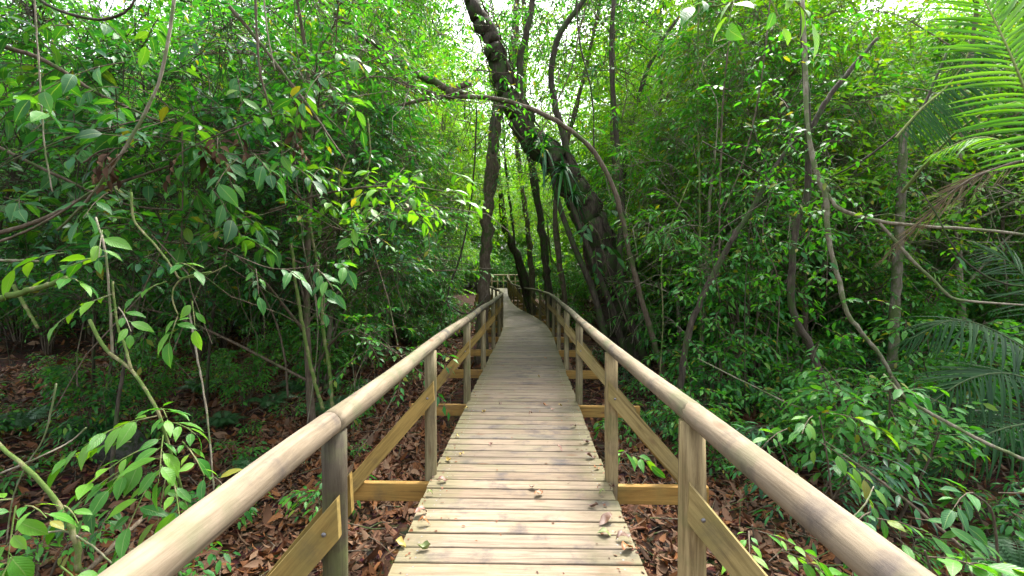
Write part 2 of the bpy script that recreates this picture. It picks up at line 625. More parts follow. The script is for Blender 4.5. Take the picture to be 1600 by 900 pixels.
POSTZ = [1.66, 3.42, 5.45, 7.42, 9.4, 11.35, 13.3, 15.25, 17.2, 19.1, 21.0, 22.9, 24.8, 26.8, 28.8, 30.8, 32.8]
POSTZ = [-.3] + POSTZ
for sx in (-.42, .42):                                       # two long joists under the boards
    mb = MB()
    zz = np.linspace(-.6, 33.5, 100)
    for a, b in zip(zz[:-1], zz[1:]):
        pa, _, s, n = frame_at(a)
        pb, _, s2, _ = frame_at(b)
        c = (pa + pb) / 2 + s * sx - n * (BT + .062)
        box(mb, c, (pb - pa) / 2 * 1.02, s * .025, n * .06)
    mb.obj("joist", M_BRACE, walk, smooth=False)
BEAM = {-1: 1.36, 1: 1.36}
for z in POSTZ:
    c, t, s, n = frame_at(z - .07)
    mb = MB()
    e0, e1 = 1.34 + R.uniform(-.05, .05), 1.32 + R.uniform(-.05, .05)
    box(mb, (0, 0, 0), ((e0 + e1) / 2, 0, 0), (0, .024, 0), (0, 0, .066), bev=.004)
    o = mb.obj("beam", M_BRACE, walk, smooth=False)
    o.matrix_basis = rot_matrix(c + s * (e1 - e0) / 2 - n * (BT + .070 + .125 * 0), s, t, np.cross(s, t))
    o.color = (*(np.array((1.05, .98, .9)) * R.uniform(.8, 1.05)), 1)

# ------------------------------------------------------------------ railings
RAIL_H = .95


def railing(side, label):
    root = thing("wooden_railing", label, "railing", (0, 0, 0), "railings of the boardwalk")
    tops = []
    for k, z in enumerate(POSTZ):
        c, t, s, n = frame_at(z)
        off = HALF + .02 + R.uniform(-.008, .008)
        base = c + s * side * off
        if side > 0 and k > 0:
            base = base + t * np.interp(z, [1.6, 1.7, 3.4, 5], [.13, .13, -.06, 0])
        gh = float(ground_h(base[0], base[1])) - .15
        top = base + np.array([R.uniform(-.01, .01), R.uniform(-.01, .01), RAIL_H - .02])
        r = .045 if k < 3 else .043
        mb = MB()
        M = 9
        hs_ = np.linspace(gh, top[2], M)
        kk = 14 if k < 5 else 9
        a = np.linspace(0, 2 * np.pi, kk, endpoint=False) + (math.pi / kk)
        if side > 0 and k in (1, 2):                         # half-round posts with sawn flats
            rad = r * 1.18 * np.minimum(1.0, .84 / np.maximum(np.abs(np.cos(a)), np.abs(np.sin(a))))
        else:
            rad = np.full(kk, r)
        V = []
        for h in hs_:
            f = (h - base[2]) / RAIL_H
            cc = base + (top - base) * f
            rr = rad * (1 + .025 * np.sin(a * 2 + h * 5 + k) + .015 * R.standard_normal(kk))
            V.append(np.stack([cc[0] + rr * np.cos(a), cc[1] + rr * np.sin(a), np.full(kk, h)], 1))
        j = np.arange(kk)
        q = np.concatenate([np.stack([j, (j + 1) % kk, (j + 1) % kk + kk, j + kk], 1) + m * kk for m in range(M - 1)])
        mb.add(np.concatenate(V), [q, ((M - 1) * kk + j)[None]])
        o = bpy.data.objects.new("post", mb.mesh("post", [M_POST], base))
        o.location = base
        link(o, root)
        tint = R.uniform(.85, 1.1) * np.array([1, 1, 1])
        if side < 0 and k == 1:
            tint = np.array([.30, .29, .34])
        elif side > 0 and k in (1, 2):
            tint = np.array([1.22, 1.12, 1.0])
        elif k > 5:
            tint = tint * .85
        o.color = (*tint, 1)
        tops.append(top)
        # two braces, one on each face of the post, from the beam end up to the post
        cb, tb, sb, nb = frame_at(z - .07)
        for face in (-1, 1):
            if face > 0 and (k + (side > 0)) % 2 == 0 and k < 3:
                continue
            dz = -.062 if face < 0 else .06
            foot = c + s * side * (1.32 + R.uniform(-.03, .03)) - n * .13 + t * (dz - .04)
            head = base + np.array([0, 0, .66 + R.uniform(-.02, .02)]) + t * dz - s * side * .035
            ax = head - foot
            ln = np.linalg.norm(ax)
            ax = ax / ln
            ay = unit(np.cross([0, 0, 1], ax)) if abs(ax[2]) < .95 else t
            az = np.cross(ax, ay)
            mb = MB()
            # plank with its ends cut upright
            hw, ht = .05, .016
            cut = hw * ax[2] / max(1e-3, np.hypot(ax[0], ax[1])) * .9
            V = []
            for sgn, x in ((-1, -ln / 2), (1, ln / 2)):
                for y, zz_ in ((-ht, -hw), (ht, -hw), (ht, hw), (-ht, hw)):
                    V.append([x + np.sign(zz_) * cut, y, zz_])
            mb.add(V, np.array([[0, 1, 2, 3][::-1], [4, 5, 6, 7], [0, 1, 5, 4], [1, 2, 6, 5], [2, 3, 7, 6], [3, 0, 4, 7]]))
            o = bpy.data.objects.new("brace", mb.mesh("brace", [M_BRACE], smooth=False))
            o.matrix_basis = rot_matrix((head + foot) / 2, ax, ay, az)
            link(o, root)
            o.color = (*(np.array((.92, 1.0, 1.05) if side < 0 else (.85, 1.05, 1.5)) * R.uniform(.8, 1.05)), 1) if face < 0 else (.75, .78, .7, 1)
            if k < 4 and face < 0:
                bm_ = MB()
                p = head - t * .018 - ax * .07
                a6 = np.linspace(0, 2 * np.pi, 9)[:-1]
                ring = np.cos(a6)[:, None] * s + np.sin(a6)[:, None] * n
                V = np.concatenate([p + .009 * ring, p - t * .004 + .007 * ring])
                j = np.arange(8)
                bm_.add(V, [np.stack([j, (j + 1) % 8, (j + 1) % 8 + 8, j + 8], 1), (j + 8)[None]])
                ob = bpy.data.objects.new("screw", bm_.mesh("screw", [M_STEEL], p))
                ob.matrix_world = Matrix()
                link(ob, o)
                ob.matrix_parent_inverse = o.matrix_basis.inverted()
                ob.location = p
    # round handrail poles, each spanning two bays
    idx = [0, 1] + list(range(3, len(tops), 2))
    if idx[-1] != len(tops) - 1:
        idx.append(len(tops) - 1)
    for m, (i0, i1) in enumerate(zip(idx[:-1], idx[1:])):
        pts = np.array(tops[i0:i1 + 1]) + np.array([0, 0, .035])
        if i0 == 0:
            pts[0] = pts[0] + (pts[0] - pts[1]) * .3
        ln = smooth_line(pts, 34 if m < 3 else 10)
        ln = ln + np.stack([.006 * np.sin(np.linspace(0, 5, len(ln)) + m), np.zeros(len(ln)), .005 * np.cos(np.linspace(0, 6, len(ln)) + 2 * m)], 1) * (np.sin(np.linspace(0, np.pi, len(ln))) ** .5)[:, None]
        ext = unit(ln[-1] - ln[-2]) * .05
        ln = np.concatenate([[ln[0] - unit(ln[1] - ln[0]) * .04], ln, [ln[-1] + ext]])
        r0 = [.044, .0435, .0425, .043, .042][m % 5] + R.uniform(-.0012, .0012)
        rad = r0 * (1 + .018 * np.sin(np.linspace(0, 9, len(ln)) + m * 2)) * np.linspace(1.03, .965, len(ln))
        if m == 1:
            rad[0] *= .97
        mb = MB()
        tubes(mb, ln, rad[None], 20 if m < 3 else 10, cap=True, lump=.010)
        mid = ln[len(ln) // 2]
        o = bpy.data.objects.new("handrail", mb.mesh("handrail", [M_RAIL], mid))
        o.location = mid
        link(o, root)
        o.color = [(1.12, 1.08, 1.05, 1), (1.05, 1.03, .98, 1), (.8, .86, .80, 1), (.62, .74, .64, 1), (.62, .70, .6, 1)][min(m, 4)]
        for poly in o.data.polygons:
            if len(poly.vertices) > 4:
                poly.use_smooth = False
    return root


rail_left = railing(-1, "round wooden railing on the left with a dark grey first post")
rail_right = railing(1, "round wooden railing on the right with squared pale first post")

# far cross railing where the walkway turns
end = thing("wooden_railing", "pale far railing crossing the end of the boardwalk where it turns", "railing", (0, 0, 0), "railings of the boardwalk")
zE = 34.6
hE = float(deck_h(zE))
ex = np.arange(-2.0, .9, .45)
for x in ex:
    mb = MB()
    tubes(mb, np.array([[x, zE, hE - 1.0], [x, zE, hE + .95]]), .05, 8, cap=True)
    o = mb.obj("post", M_POST, end)
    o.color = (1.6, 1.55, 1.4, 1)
for h_, r_ in ((.97, .055), (.5, .035)):
    mb = MB()
    tubes(mb, smooth_line([[-2.3, zE, hE + h_], [-1.0, zE, hE + h_], [.95, zE, hE + h_]], 6), r_, 8, cap=True)
    o = mb.obj("handrail", M_RAIL, end)
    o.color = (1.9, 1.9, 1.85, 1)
mb = MB()
box(mb, (-.75, zE - .55, hE - .035), (1.55, 0, 0), (0, .5, 0), (0, 0, .02))
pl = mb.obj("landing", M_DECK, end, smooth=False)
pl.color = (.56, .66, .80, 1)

# ------------------------------------------------------------------ leaf templates
def leaf_template(kind, shape=.42, fold=.18, droop=.25, peak=.42):
    """Leaf along +X, length 1, blade in XY, facing +Z. Returns verts, tris, uv."""
    if kind == 'lo':
        st = [peak]
    elif kind == 'mid':
        st = [.28, .66]
    else:
        st = [.08, .22, .40, .60, .80]
    V, UV = [(0, 0, 0)], [(0, 0)]
    for u in st:
        w = shape * .5 * (math.sin(math.pi * u ** .85) ** .85) * (1.0 if u < .7 else .92)
        z = -droop * u * u
        V += [(u, -w, z + fold * w), (u, 0, z), (u, w, z + fold * w)]
        UV += [(u, -1), (u, 0), (u, 1)]
    V.append((1, 0, -droop))
    UV.append((1, 0))
    T = [(0, 1, 2), (0, 2, 3)]
    n = len(st)
    for i in range(n - 1):
        a, b = 1 + 3 * i, 4 + 3 * i
        for q in (0, 1):
            T += [(a + q, b + q, b + q + 1), (a + q, b + q + 1, a + q + 1)]
    e = 1 + 3 * (n - 1)
    t = 1 + 3 * n
    T += [(e, t, e + 1), (e + 1, t, e + 2)]
    return np.array(V, float), np.array(T), np.array(UV, float)


def bake_leaves(mb, mats, template, mat=0, rnd=None):
    """mats (n,4,4)."""
    V, T, _ = template
    n = len(mats)
    if n == 0:
        return
    W = np.einsum('nij,vj->nvi', mats[:, :3, :3], V) + mats[:, None, :3, 3]
    F_ = (np.arange(n)[:, None, None] * len(V) + T[None]).reshape(-1, 3)
    r = R.random(n) if rnd is None else rnd
    mb.add(W, F_, mat, np.repeat(r, len(T)))


def sprays(pos, dirs, length, K, leaf, flat=.75, droop=.35, tip=1, spread=.85, zvar=.25, petiole=.02):
    """For each spray a drooping twig with K alternate leaves. Returns leaf matrices (S*K,4,4), twig lines (S,4,3)."""
    pos = np.asarray(pos, float)
    S = len(pos)
    d = unit(dirs)
    length = np.broadcast_to(np.asarray(length, float), (S,))
    leaf = np.broadcast_to(np.asarray(leaf, float), (S,))
    up = np.array([0, 0, 1.])
    side = unit(np.cross(d, up) + R.normal(0, .15, (S, 3)))
    nrm = unit(np.cross(side, d))
    nrm = np.where(nrm[:, 2:3] < 0, -nrm, nrm)
    t = np.linspace(.12, 1, K)[None] + R.uniform(-.03, .03, (S, K))

    def pt(tt):
        return pos[:, None] + d[:, None] * (length[:, None, None] * tt[..., None]) - up * (droop * length[:, None, None] * (tt ** 2)[..., None])
    C = pt(t)
    tan = unit(d[:, None] - up * (2 * droop * t)[..., None])
    sgn = np.where(np.arange(K) % 2 == 0, 1., -1.)[None] * np.ones((S, K))
    last = (np.arange(K) == K - 1)
    sp = np.where(last, .0, spread)[None] + R.normal(0, .16, (S, K))
    x = unit(tan * np.cos(sp)[..., None] + side[:, None] * (sgn * np.sin(sp))[..., None] + R.normal(0, zvar, (S, K, 3)) * np.array([.6, .6, 1]) - up * .12)
    n = unit(nrm[:, None] * flat + up * (1 - flat) + R.normal(0, .28, (S, K, 3)))
    y = unit(np.cross(n, x))
    n = np.cross(x, y)
    s = leaf[:, None] * R.uniform(.55, 1.25, (S, K)) * np.where(t < .25, .8, 1)
    M = np.zeros((S, K, 4, 4))
    M[..., :3, 0] = x * s[..., None]
    M[..., :3, 1] = y * s[..., None]
    M[..., :3, 2] = n * s[..., None]
    M[..., :3, 3] = C + x * petiole
    M[..., 3, 3] = 1
    line = pt(np.broadcast_to(np.array([0, .33, .66, .98]), (S, 4)))
    return M.reshape(-1, 4, 4), line


T_LO = leaf_template('lo', .42, .25, .18)
T_LON = leaf_template('lo', .24, .25, .25, .45)
T_LOW = leaf_template('lo', .6, .2, .2)
T_MID = leaf_template('mid', .42, .22, .22)
T_MIDN = leaf_template('mid', .27, .25, .3)
T_MIDW = leaf_template('mid', .56, .2, .2)
T_HI = leaf_template('hi', .44, .28, .22)


def rand_dirs(n, up=.2):
    d = unit(R.normal(0, 1, (n, 3)))
    d[:, 2] = d[:, 2] * .6 + up
    return unit(d)


# ------------------------------------------------------------------ generic plants (built at the origin, copied)
def tree_proto(height, spread, first, nlimb, per, K, leaf, twig, tmpl, gmat, bark, rtrunk, lean=.15, limb_up=.5, droop=.35, bare=320):
    """Returns (trunk mesh, crown mesh)."""
    tr, cr = MB(), MB()
    n = 9
    t = np.linspace(0, 1, n)
    az = R.uniform(0, 6.28)
    px = lean * height * t ** 1.5 * math.cos(az) + .04 * height * np.sin(t * 5 + az) * t
    py = lean * height * t ** 1.5 * math.sin(az) + .04 * height * np.cos(t * 4.3 + az) * t
    line = np.stack([px, py, height * .94 * t - .25], 1)
    tubes(tr, line, (rtrunk * (1 - .8 * t))[None], 7, lump=.06)
    spos, sdir = [], []
    for i in range(nlimb):
        u = first + (1 - first) * ((i + R.random()) / nlimb)
        b = np.array([np.interp(u, t, line[:, k]) for k in range(3)])
        a = i * 2.4 + R.uniform(-.5, .5)
        ln = spread * (1.05 - .55 * (u - first) / (1 - first + 1e-6)) * R.uniform(.6, 1.1)
        d = np.array([math.cos(a), math.sin(a), limb_up * R.uniform(.4, 1.4)])
        e = b + d * ln
        mid = (b + e) / 2 + np.array([0, 0, .12 * ln]) + R.normal(0, .07 * ln, 3)
        limb = smooth_line([b, mid, e + np.array([0, 0, -.1 * ln])], 8)
        rl = rtrunk * .42 * (1 - .8 * u)
        tubes(tr, limb, np.linspace(max(rl, .008), .004, 8)[None], 5, lump=.05)
        q = R.uniform(.25, 1.0, per) ** .8
        bp_ = np.stack([np.interp(q, np.linspace(0, 1, 8), limb[:, k]) for k in range(3)], 1)
        dd = unit(unit(limb[-1] - limb[0]) * .7 + R.normal(0, .75, (per, 3)) * np.array([1, 1, .6]))
        off = dd * R.uniform(.02, .28, (per, 1)) * spread * .6
        tubes(tr, np.stack([bp_, bp_ + off * .5 + R.normal(0, .02, (per, 3)), bp_ + off], 1), np.array([[.007, .005, .004]]), 3)
        spos.append(bp_ + off)
        sdir.append(unit(dd + np.array([0, 0, .1])))
    sp_, sd_ = np.concatenate(spos), np.concatenate(sdir)
    nb = bare
    k_ = R.integers(len(sp_), size=nb)
    b0 = sp_[k_] + R.normal(0, .1, (nb, 3))
    bd = unit(R.normal(0, 1, (nb, 3)) * np.array([.8, .8, 1.2]) - np.array([0, 0, .5])) * R.uniform(.4, 1.5, (nb, 1))
    tubes(tr, np.stack([b0, b0 + bd * .35 + R.normal(0, .06, (nb, 3)), b0 + bd * .7 + R.normal(0, .08, (nb, 3)), b0 + bd], 1), R.uniform(.003, .007, (nb, 1)) * np.array([[1, .9, .7, .5]]), 4)
    M, tw = sprays(sp_, sd_, R.uniform(.7, 1.3, len(sp_)) * twig, K, leaf, droop=droop)
    bake_leaves(cr, M, tmpl, 0)
    tubes(cr, tw, np.array([[.004, .0035, .003, .002]]), 3, mat=1)
    return tr.mesh("trunk", [bark]), cr.mesh("crown", [gmat, B_TWIG])


def shrub_proto(h, spread, nstem, per, K, leaf, twig, tmpl, gmat, droop=.35, bark=None):
    st, cr = MB(), MB()
    spos, sdir = [], []
    for i in range(nstem):
        a = i * 2.4 + R.uniform(-.6, .6)
        hh = h * R.uniform(.55, 1.0)
        o = np.array([math.cos(a), math.sin(a), 0]) * spread
        l_ = smooth_line([np.array([0, 0, -.08]) + o * .06, o * R.uniform(.2, .5) + np.array([0, 0, hh * .6]), o * R.uniform(.5, 1.0) + np.array([0, 0, hh])], 6)
        tubes(st, l_, np.linspace(.009, .003, 6)[None] * (1 + h * .4), 4)
        q = R.uniform(.15, 1, per) ** .7
        bp_ = np.stack([np.interp(q, np.linspace(0, 1, 6), l_[:, k]) for k in range(3)], 1)
        dd = unit(R.normal(0, 1, (per, 3)) * np.array([1, 1, .35]) + o * .8 / max(spread, .01) + np.array([0, 0, .25]))
        spos.append(bp_)
        sdir.append(dd)
    M, tw = sprays(np.concatenate(spos), np.concatenate(sdir), R.uniform(.7, 1.3, nstem * per) * twig, K, leaf, droop=droop)
    bake_leaves(cr, M, tmpl, 0)
    tubes(cr, tw, np.array([[.003, .0025, .002, .0015]]), 3, mat=1)
    return st.mesh("stem", [bark or B_TWIG]), cr.mesh("foliage", [gmat, B_TWIG])


def fern_proto(nf, ln, gmat):
    fr = MB()
    for i in range(nf):
        a = i * 2.4 + R.uniform(-.4, .4)
        d = np.array([math.cos(a), math.sin(a), 0])
        L_ = ln * R.uniform(.7, 1.1)
        line = smooth_line([[0, 0, -.03], d * .35 * L_ + [0, 0, .42 * L_], d * .95 * L_ + [0, 0, .30 * L_]], 9)
        tubes(fr, line, np.linspace(.004, .0015, 9)[None], 3)
        K = 22
        q = np.linspace(.18, 1, K)
        C = np.stack([np.interp(q, np.linspace(0, 1, 9), line[:, k]) for k in range(3)], 1)
        tan = unit(np.gradient(C, axis=0))
        sd = unit(np.cross(tan, [0, 0, 1]))
        nr = np.cross(sd, tan)
        for sg in (-1, 1):
            x = unit(sd * sg + tan * .35 - np.array([0, 0, .12]))
            y = unit(np.cross(nr, x))
            s = .26 * L_ * np.sin(np.pi * np.clip(q, 0, .97) ** .7) + .015
            M = np.zeros((K, 4, 4))
            M[:, :3, 0], M[:, :3, 1], M[:, :3, 2], M[:, :3, 3], M[:, 3, 3] = x * s[:, None], y * s[:, None], np.cross(x, y) * s[:, None], C, 1
            bake_leaves(fr, M, T_LON, 0)
    return fr.mesh("fronds", [gmat])


ORD = ["first", "second", "third", "fourth", "fifth", "sixth", "seventh", "eighth", "ninth", "tenth", "eleventh", "twelfth", "thirteenth", "fourteenth",
       "fifteenth", "sixteenth", "seventeenth", "eighteenth", "nineteenth", "twentieth", "last"]
_used = {}


def where(x, z):
    d = x - float(path_x(z))
    side = "right" if d > 0 else "left"
    k = int(np.argmin(np.abs(np.array(POSTZ[1:]) - z)))
    a = abs(d)
    row = ("hugging" if a < 1.7 else "one stride behind" if a < 2.4 else "a few strides behind" if a < 3.4 else "some way behind" if a < 5 else
           "well behind" if a < 7 else "deep behind" if a < 10 else "far behind")
    return f"{row} the {ORD[k]} {side} railing post"


def name_it(desc, x, z):
    lab = f"{desc} {where(x, z)}"
    n = _used.get(lab, 0)
    _used[lab] = n + 1
    if n:
        lab = f"{(['taller', 'leaning', 'sparser', 'ragged', 'lower', 'wider', 'denser', 'crooked', 'narrower', 'fuller', 'upright', 'drooping', 'twiggy', 'rounded', 'straggling', 'thinner', 'bushier', 'lopsided'] * 2)[n - 1]} {lab}"
    return lab


def place(name, desc, cat, group, meshes, x, z, rot, scale, lift=0.0):
    y0 = float(ground_h(x, z)) + lift
    if cat == "tree" and z < 10:
        scale *= min(1.0, (4.3 + .6 * z) / 8.0)
    root = thing(name, name_it(desc, x, z), cat, (x, z, y0), group)
    root.rotation_euler = (0, 0, rot)
    root.scale = (scale, scale, scale)
    for me in meshes:
        link(bpy.data.objects.new(me.name.split('.')[0], me), root)
    return root


R = np.random.default_rng(100)
# ---- prototypes
P_BROAD = [tree_proto(6.2, 2.2, .34, 18, 20, 8, .15, .45, T_MID, G_DARK, B_DARK, .028, .16) for _ in range(2)]
P_SMALL = [tree_proto(7.0, 2.1, .12, 28, 24, 12, .095, .42, T_LO, G_MID, B_BROWN, .055, .12) for _ in range(2)]
P_SMALLH = [tree_proto(7.0, 2.2, .34, 26, 26, 12, .10, .42, T_LO, G_MID, B_DARK, .028, .16) for _ in range(2)]
P_LIGHT = [tree_proto(8.5, 2.4, .2, 30, 28, 12, .125, .5, T_LO, G_LIGHT, B_PALE, .07, .1) for _ in range(2)]
P_THIN = [tree_proto(7.5, 1.8, .12, 28, 26, 14, .14, .5, T_LON, G_MID, B_PALE, .04, .14, .7, .5) for _ in range(2)]
P_HIGH = [tree_proto(11, 3.6, .42, 34, 32, 12, .15, .6, T_LO, G_LIGHT, B_BROWN, .10, .1, .35) for _ in range(2)]
P_TALL = [tree_proto(15, 3.8, .12, 40, 34, 12, .22, .85, T_LO, G_FAR, B_BROWN, .14, .06) for _ in range(2)]
P_SH1 = [shrub_proto(1.3, .6, 9, 14, 9, .10, .32, T_MID, G_MID) for _ in range(2)]
P_SH2 = [shrub_proto(.9, .6, 7, 8, 8, .115, .32, T_MIDN, G_DARK) for _ in range(2)]
P_SH3 = [shrub_proto(.55, .35, 5, 6, 6, .09, .2, T_MID, G_MID) for _ in range(2)]
P_SH4 = [shrub_proto(2.5, .9, 11, 24, 11, .105, .40, T_LO, G_MID) for _ in range(2)]
P_FERN = [[fern_proto(9, .6, G_FERN)] for _ in range(2)]


def clear(x, z, d):
    return abs(x - float(path_x(z))) > d


def scatter(n, xr, zr, mind, maxtry=4000, keep=None, low=False):
    pts = []
    tries = 0
    while len(pts) < n and tries < maxtry:
        tries += 1
        x, z = R.uniform(*xr), R.uniform(*zr)
        if abs(x) > 1.18 * z + 1.4:                          # outside what the photograph could see
            continue
        if trunk_view(x, z) and not low:
            continue
        if keep and not keep(x, z):
            continue
        if any((x - a) ** 2 + (z - b) ** 2 < mind ** 2 for a, b in pts):
            continue
        pts.append((x, z))
    return pts


def gap(x, z):
    """The bright opening in the canopy, right of the big tree."""
    return .12 < (x / max(z, .1)) < .25 and z > 10


def trunk_view(x, z):
    """The strip in front of the big leaning trunk, which the photograph sees free of trees and tall shrubs."""
    return (.03 < x / max(z, .1) < .38 and z < 10.3) or (-.29 < x / max(z, .1) < -.02 and 5.5 < z < 10.8)


def rr():
    return R.uniform(0, 6.28)


R = np.random.default_rng(101)
# tall trees, far rows
for x, z in scatter(60, (-44, 44), (18, 46), 3.2, keep=lambda x, z: clear(x, z, 3.4) and not (z > 28 and clear(x, z, 4.6) is False) and not gap(x, z)):
    place("forest_tree", "tall light green forest tree", "tree", "tall trees behind the thicket", P_TALL[R.integers(2)], x, z, rr(), R.uniform(.75, 1.2))
for x, z in scatter(20, (-9, 10), (13, 30), 2.5, keep=lambda x, z: clear(x, z, 2.8) and not gap(x, z)):
    place("high_crowned_tree", "high crowned light green tree", "tree", "high trees arching over the walkway", P_HIGH[R.integers(2)], x, z, rr(), R.uniform(.85, 1.25))
for x, z in scatter(16, (-12, 10), (42, 58), 2.6):
    place("forest_tree", "tall light green forest tree", "tree", "tall trees behind the thicket", P_TALL[R.integers(2)], x, z, rr(), R.uniform(.8, 1.2))
for x, z in scatter(26, (-7, 5), (37, 46), 1.1):
    place("tall_shrub", "light tall shrub closing the view", "shrub", "tall shrubs of the thicket", P_SH4[R.integers(2)], x, z, rr(), R.uniform(1.0, 1.8))
# light trees in the middle distance
for x, z in scatter(44, (-24, 24), (8, 24), 2.2, keep=lambda x, z: clear(x, z, 3.5) and not (gap(x, z) and z > 13) and not (x < -3.5 and z < 11.5)):
    place("leafy_tree", "yellow green leafy tree", "tree", "light green trees of the middle forest", P_LIGHT[R.integers(2)], x, z, rr(), R.uniform(.75, 1.15))
for x, z in scatter(46, (-14, 14), (4.2, 20), 1.9, keep=lambda x, z: clear(x, z, 2.6 if z < 8 else 3.3) and not (gap(x, z) and z > 12) and not (x > 0 and z < 8.0) and not (x < -3.5 and 7.5 < z < 12)):
    place("small_leaved_tree", "small leaved green tree", "tree", "small leaved trees beside the walkway", (P_SMALLH if x < -2.9 and z < 13 else P_SMALL)[R.integers(2)], x, z, rr(), R.uniform(.75, 1.1))
for x, z in scatter(24, (-12, 12), (8.0, 22), 2.4, keep=lambda x, z: clear(x, z, 3.0) and not (x < -3.5 and z < 12)):
    place("narrow_leaved_tree", "slender tree with narrow leaves", "tree", "narrow leaved trees", P_THIN[R.integers(2)], x, z, rr(), R.uniform(.8, 1.1))
for x, z in scatter(16, (-9, -2.8), (4.0, 8), 1.7):
    place("broad_leaved_tree", "dark broad leaved young tree", "tree", "broad leaved trees on the left", P_BROAD[R.integers(2)], x, z, rr(), R.uniform(.75, 1.0))
R = np.random.default_rng(102)
# shrubs
for x, z in scatter(12, (-7.5, -3.2), (5, 11), 1.3):
    place("shrub", "open bright green shrub", "shrub", "shrubs beside the boardwalk", P_SH1[R.integers(2)], x, z, rr(), R.uniform(.5, .8))
for x, z in scatter(70, (1.7, 15), (3.7, 17), .85, keep=lambda x, z: clear(x, z, 1.75)):
    place("shrub", "bushy green shrub", "shrub", "shrubs beside the boardwalk", P_SH1[R.integers(2)], x, z, rr(), R.uniform(.7, 1.2))
for x, z in scatter(22, (1.8, 10), (3.2, 12), 1.2, keep=lambda x, z: clear(x, z, 1.75), low=True):
    place("shrub", "dark narrow leaved shrub", "shrub", "shrubs beside the boardwalk", P_SH2[R.integers(2)], x, z, rr(), R.uniform(.55, .95))
for x, z in scatter(40, (-14, -1.75), (7.0, 22), 1.1, keep=lambda x, z: clear(x, z, 1.75) and (x > -3.4 or z > 14)):
    place("shrub", "bushy green shrub", "shrub", "shrubs beside the boardwalk", P_SH1[R.integers(2)], x, z, rr(), R.uniform(.8, 1.3))
for x, z in scatter(90, (-26, 26), (6, 30), 1.6, keep=lambda x, z: clear(x, z, 2.5) and not (x < -2.9 and z < 13.5)):
    place("tall_shrub", "tall small leaved shrub", "shrub", "tall shrubs of the thicket", P_SH4[R.integers(2)], x, z, rr(), R.uniform(.8, 1.35))
for x, z in scatter(18, (-16, -6.5), (9, 14), 1.2) + scatter(34, (-28, -5), (13.5, 27), 1.5):
    place("tall_shrub", "tall small leaved shrub", "shrub", "tall shrubs of the thicket", P_SH4[R.integers(2)], x, z, rr(), R.uniform(.8, 1.35))
for x, z in scatter(46, (-8, -1.5), (2.4, 11), .7, keep=lambda x, z: clear(x, z, 1.5), low=True):
    place("seedling", "low leafy seedling", "plant", "seedlings in the leaf litter", P_SH3[R.integers(2)], x, z, rr(), R.uniform(.4, .9))
for x, z in scatter(30, (1.3, 6), (1.7, 8), .6, keep=lambda x, z: clear(x, z, 1.25), low=True):
    place("seedling", "low leafy seedling", "plant", "seedlings in the leaf litter", P_SH3[R.integers(2)], x, z, rr(), R.uniform(.6, 1.1))
for x, z in scatter(9, (-6.5, -2.4), (4.6, 8), .8) + scatter(5, (2.2, 6), (3, 8), 1):
    place("fern", "arching dark green fern", "fern", "ferns on the forest floor", P_FERN[R.integers(2)], x, z, rr(), R.uniform(.7, 1.1))

# high leaf layer far over the path, on the crowns beyond the big tree
R = np.random.default_rng(103)
# far forest mass: one object
mb = MB()
for rows, (n, z0, z1, h0, h1) in enumerate(((4200, 28, 40, .2, 10), (11000, 46, 62, .1, 21), (15000, 62, 85, .5, 46))):
    z = R.uniform(z0, z1, n)
    x = R.uniform(-1.15, 1.15, n) * z
    h = h0 + (h1 - h0) * R.random(n) ** .9
    clump = wob(x, h * 1.6 + z * .3, .45, 2.2 + rows) + .6 * wob(x, h, 1.3, 5.5)
    q = x / z
    el = (h - 1.5) / z
    ok = (clump > -.75) & ~((np.abs(x - path_x(np.minimum(z, 60))) < 2.2) & (h < 6) & (z < 47))
    hole = (np.abs(q - .175 - .03 * np.sin(el * 22)) < .04 + .02 * np.sin(el * 40)) & (el > .16) & (el < .46)
    hole |= (np.abs(q - .67) < .03) & (el > .5)
    ok &= ~hole
    x, z, h = x[ok], z[ok], h[ok]
    pos = np.stack([x, z, ground_h(x, z) + h], 1)
    M, tw = sprays(pos, rand_dirs(len(pos), .0), R.uniform(.7, 1.4, len(pos)) * (1.1 + rows * .4), 14, .26 + .09 * rows, droop=.4)
    bake_leaves(mb, M, T_LO, 0)
    tubes(mb, tw, np.array([[.012, .01, .008, .005]]), 3, mat=1)
far = mb.obj("far_forest_foliage", [G_FAR, B_TWIG])
far['kind'] = 'stuff'

R = np.random.default_rng(104)
# ------------------------------------------------------------------ litter on the forest floor
mb = MB()
LT = [leaf_template('mid', .5, .6, .4), leaf_template('mid', .34, -.6, -.35), leaf_template('mid', .42, .35, .5), leaf_template('mid', .22, .8, -.5)]
for n, xr, zr, sz in ((20000, (-3.4, 3.4), (.8, 6.5), .07), (26000, (-9.5, -1), (2, 13), .08), (9000, (1, 8), (3, 13), .085), (16000, (-26, 20), (9, 28), .16)):
    x, z = R.uniform(*xr, n), R.uniform(*zr, n)
    h = ground_h(x, z) + R.uniform(.0, .05, n)
    M = np.zeros((n, 4, 4))
    a = R.uniform(0, 6.28, n)
    X = unit(np.stack([np.cos(a), np.sin(a), R.normal(0, .35, n)], 1))
    Nn = unit(np.stack([R.normal(0, .6, n), R.normal(0, .6, n), np.where(R.random(n) < .5, 1, -1)], 1))
    Y = unit(np.cross(Nn, X))
    s = sz * np.exp(R.normal(0, .5, n)).clip(.3, 2.1)[:, None]
    M[:, :3, 0], M[:, :3, 1], M[:, :3, 2], M[:, 3, 3] = X * s, Y * s * R.uniform(.6, 1.4, (n, 1)), np.cross(X, Y) * s, 1
    M[:, :3, 3] = np.stack([x, z, h], 1)
    for k in range(4):
        bake_leaves(mb, M[k::4], LT[k], 0)
lit = mb.obj("leaf_litter", [LITTER])
lit['kind'] = 'stuff'
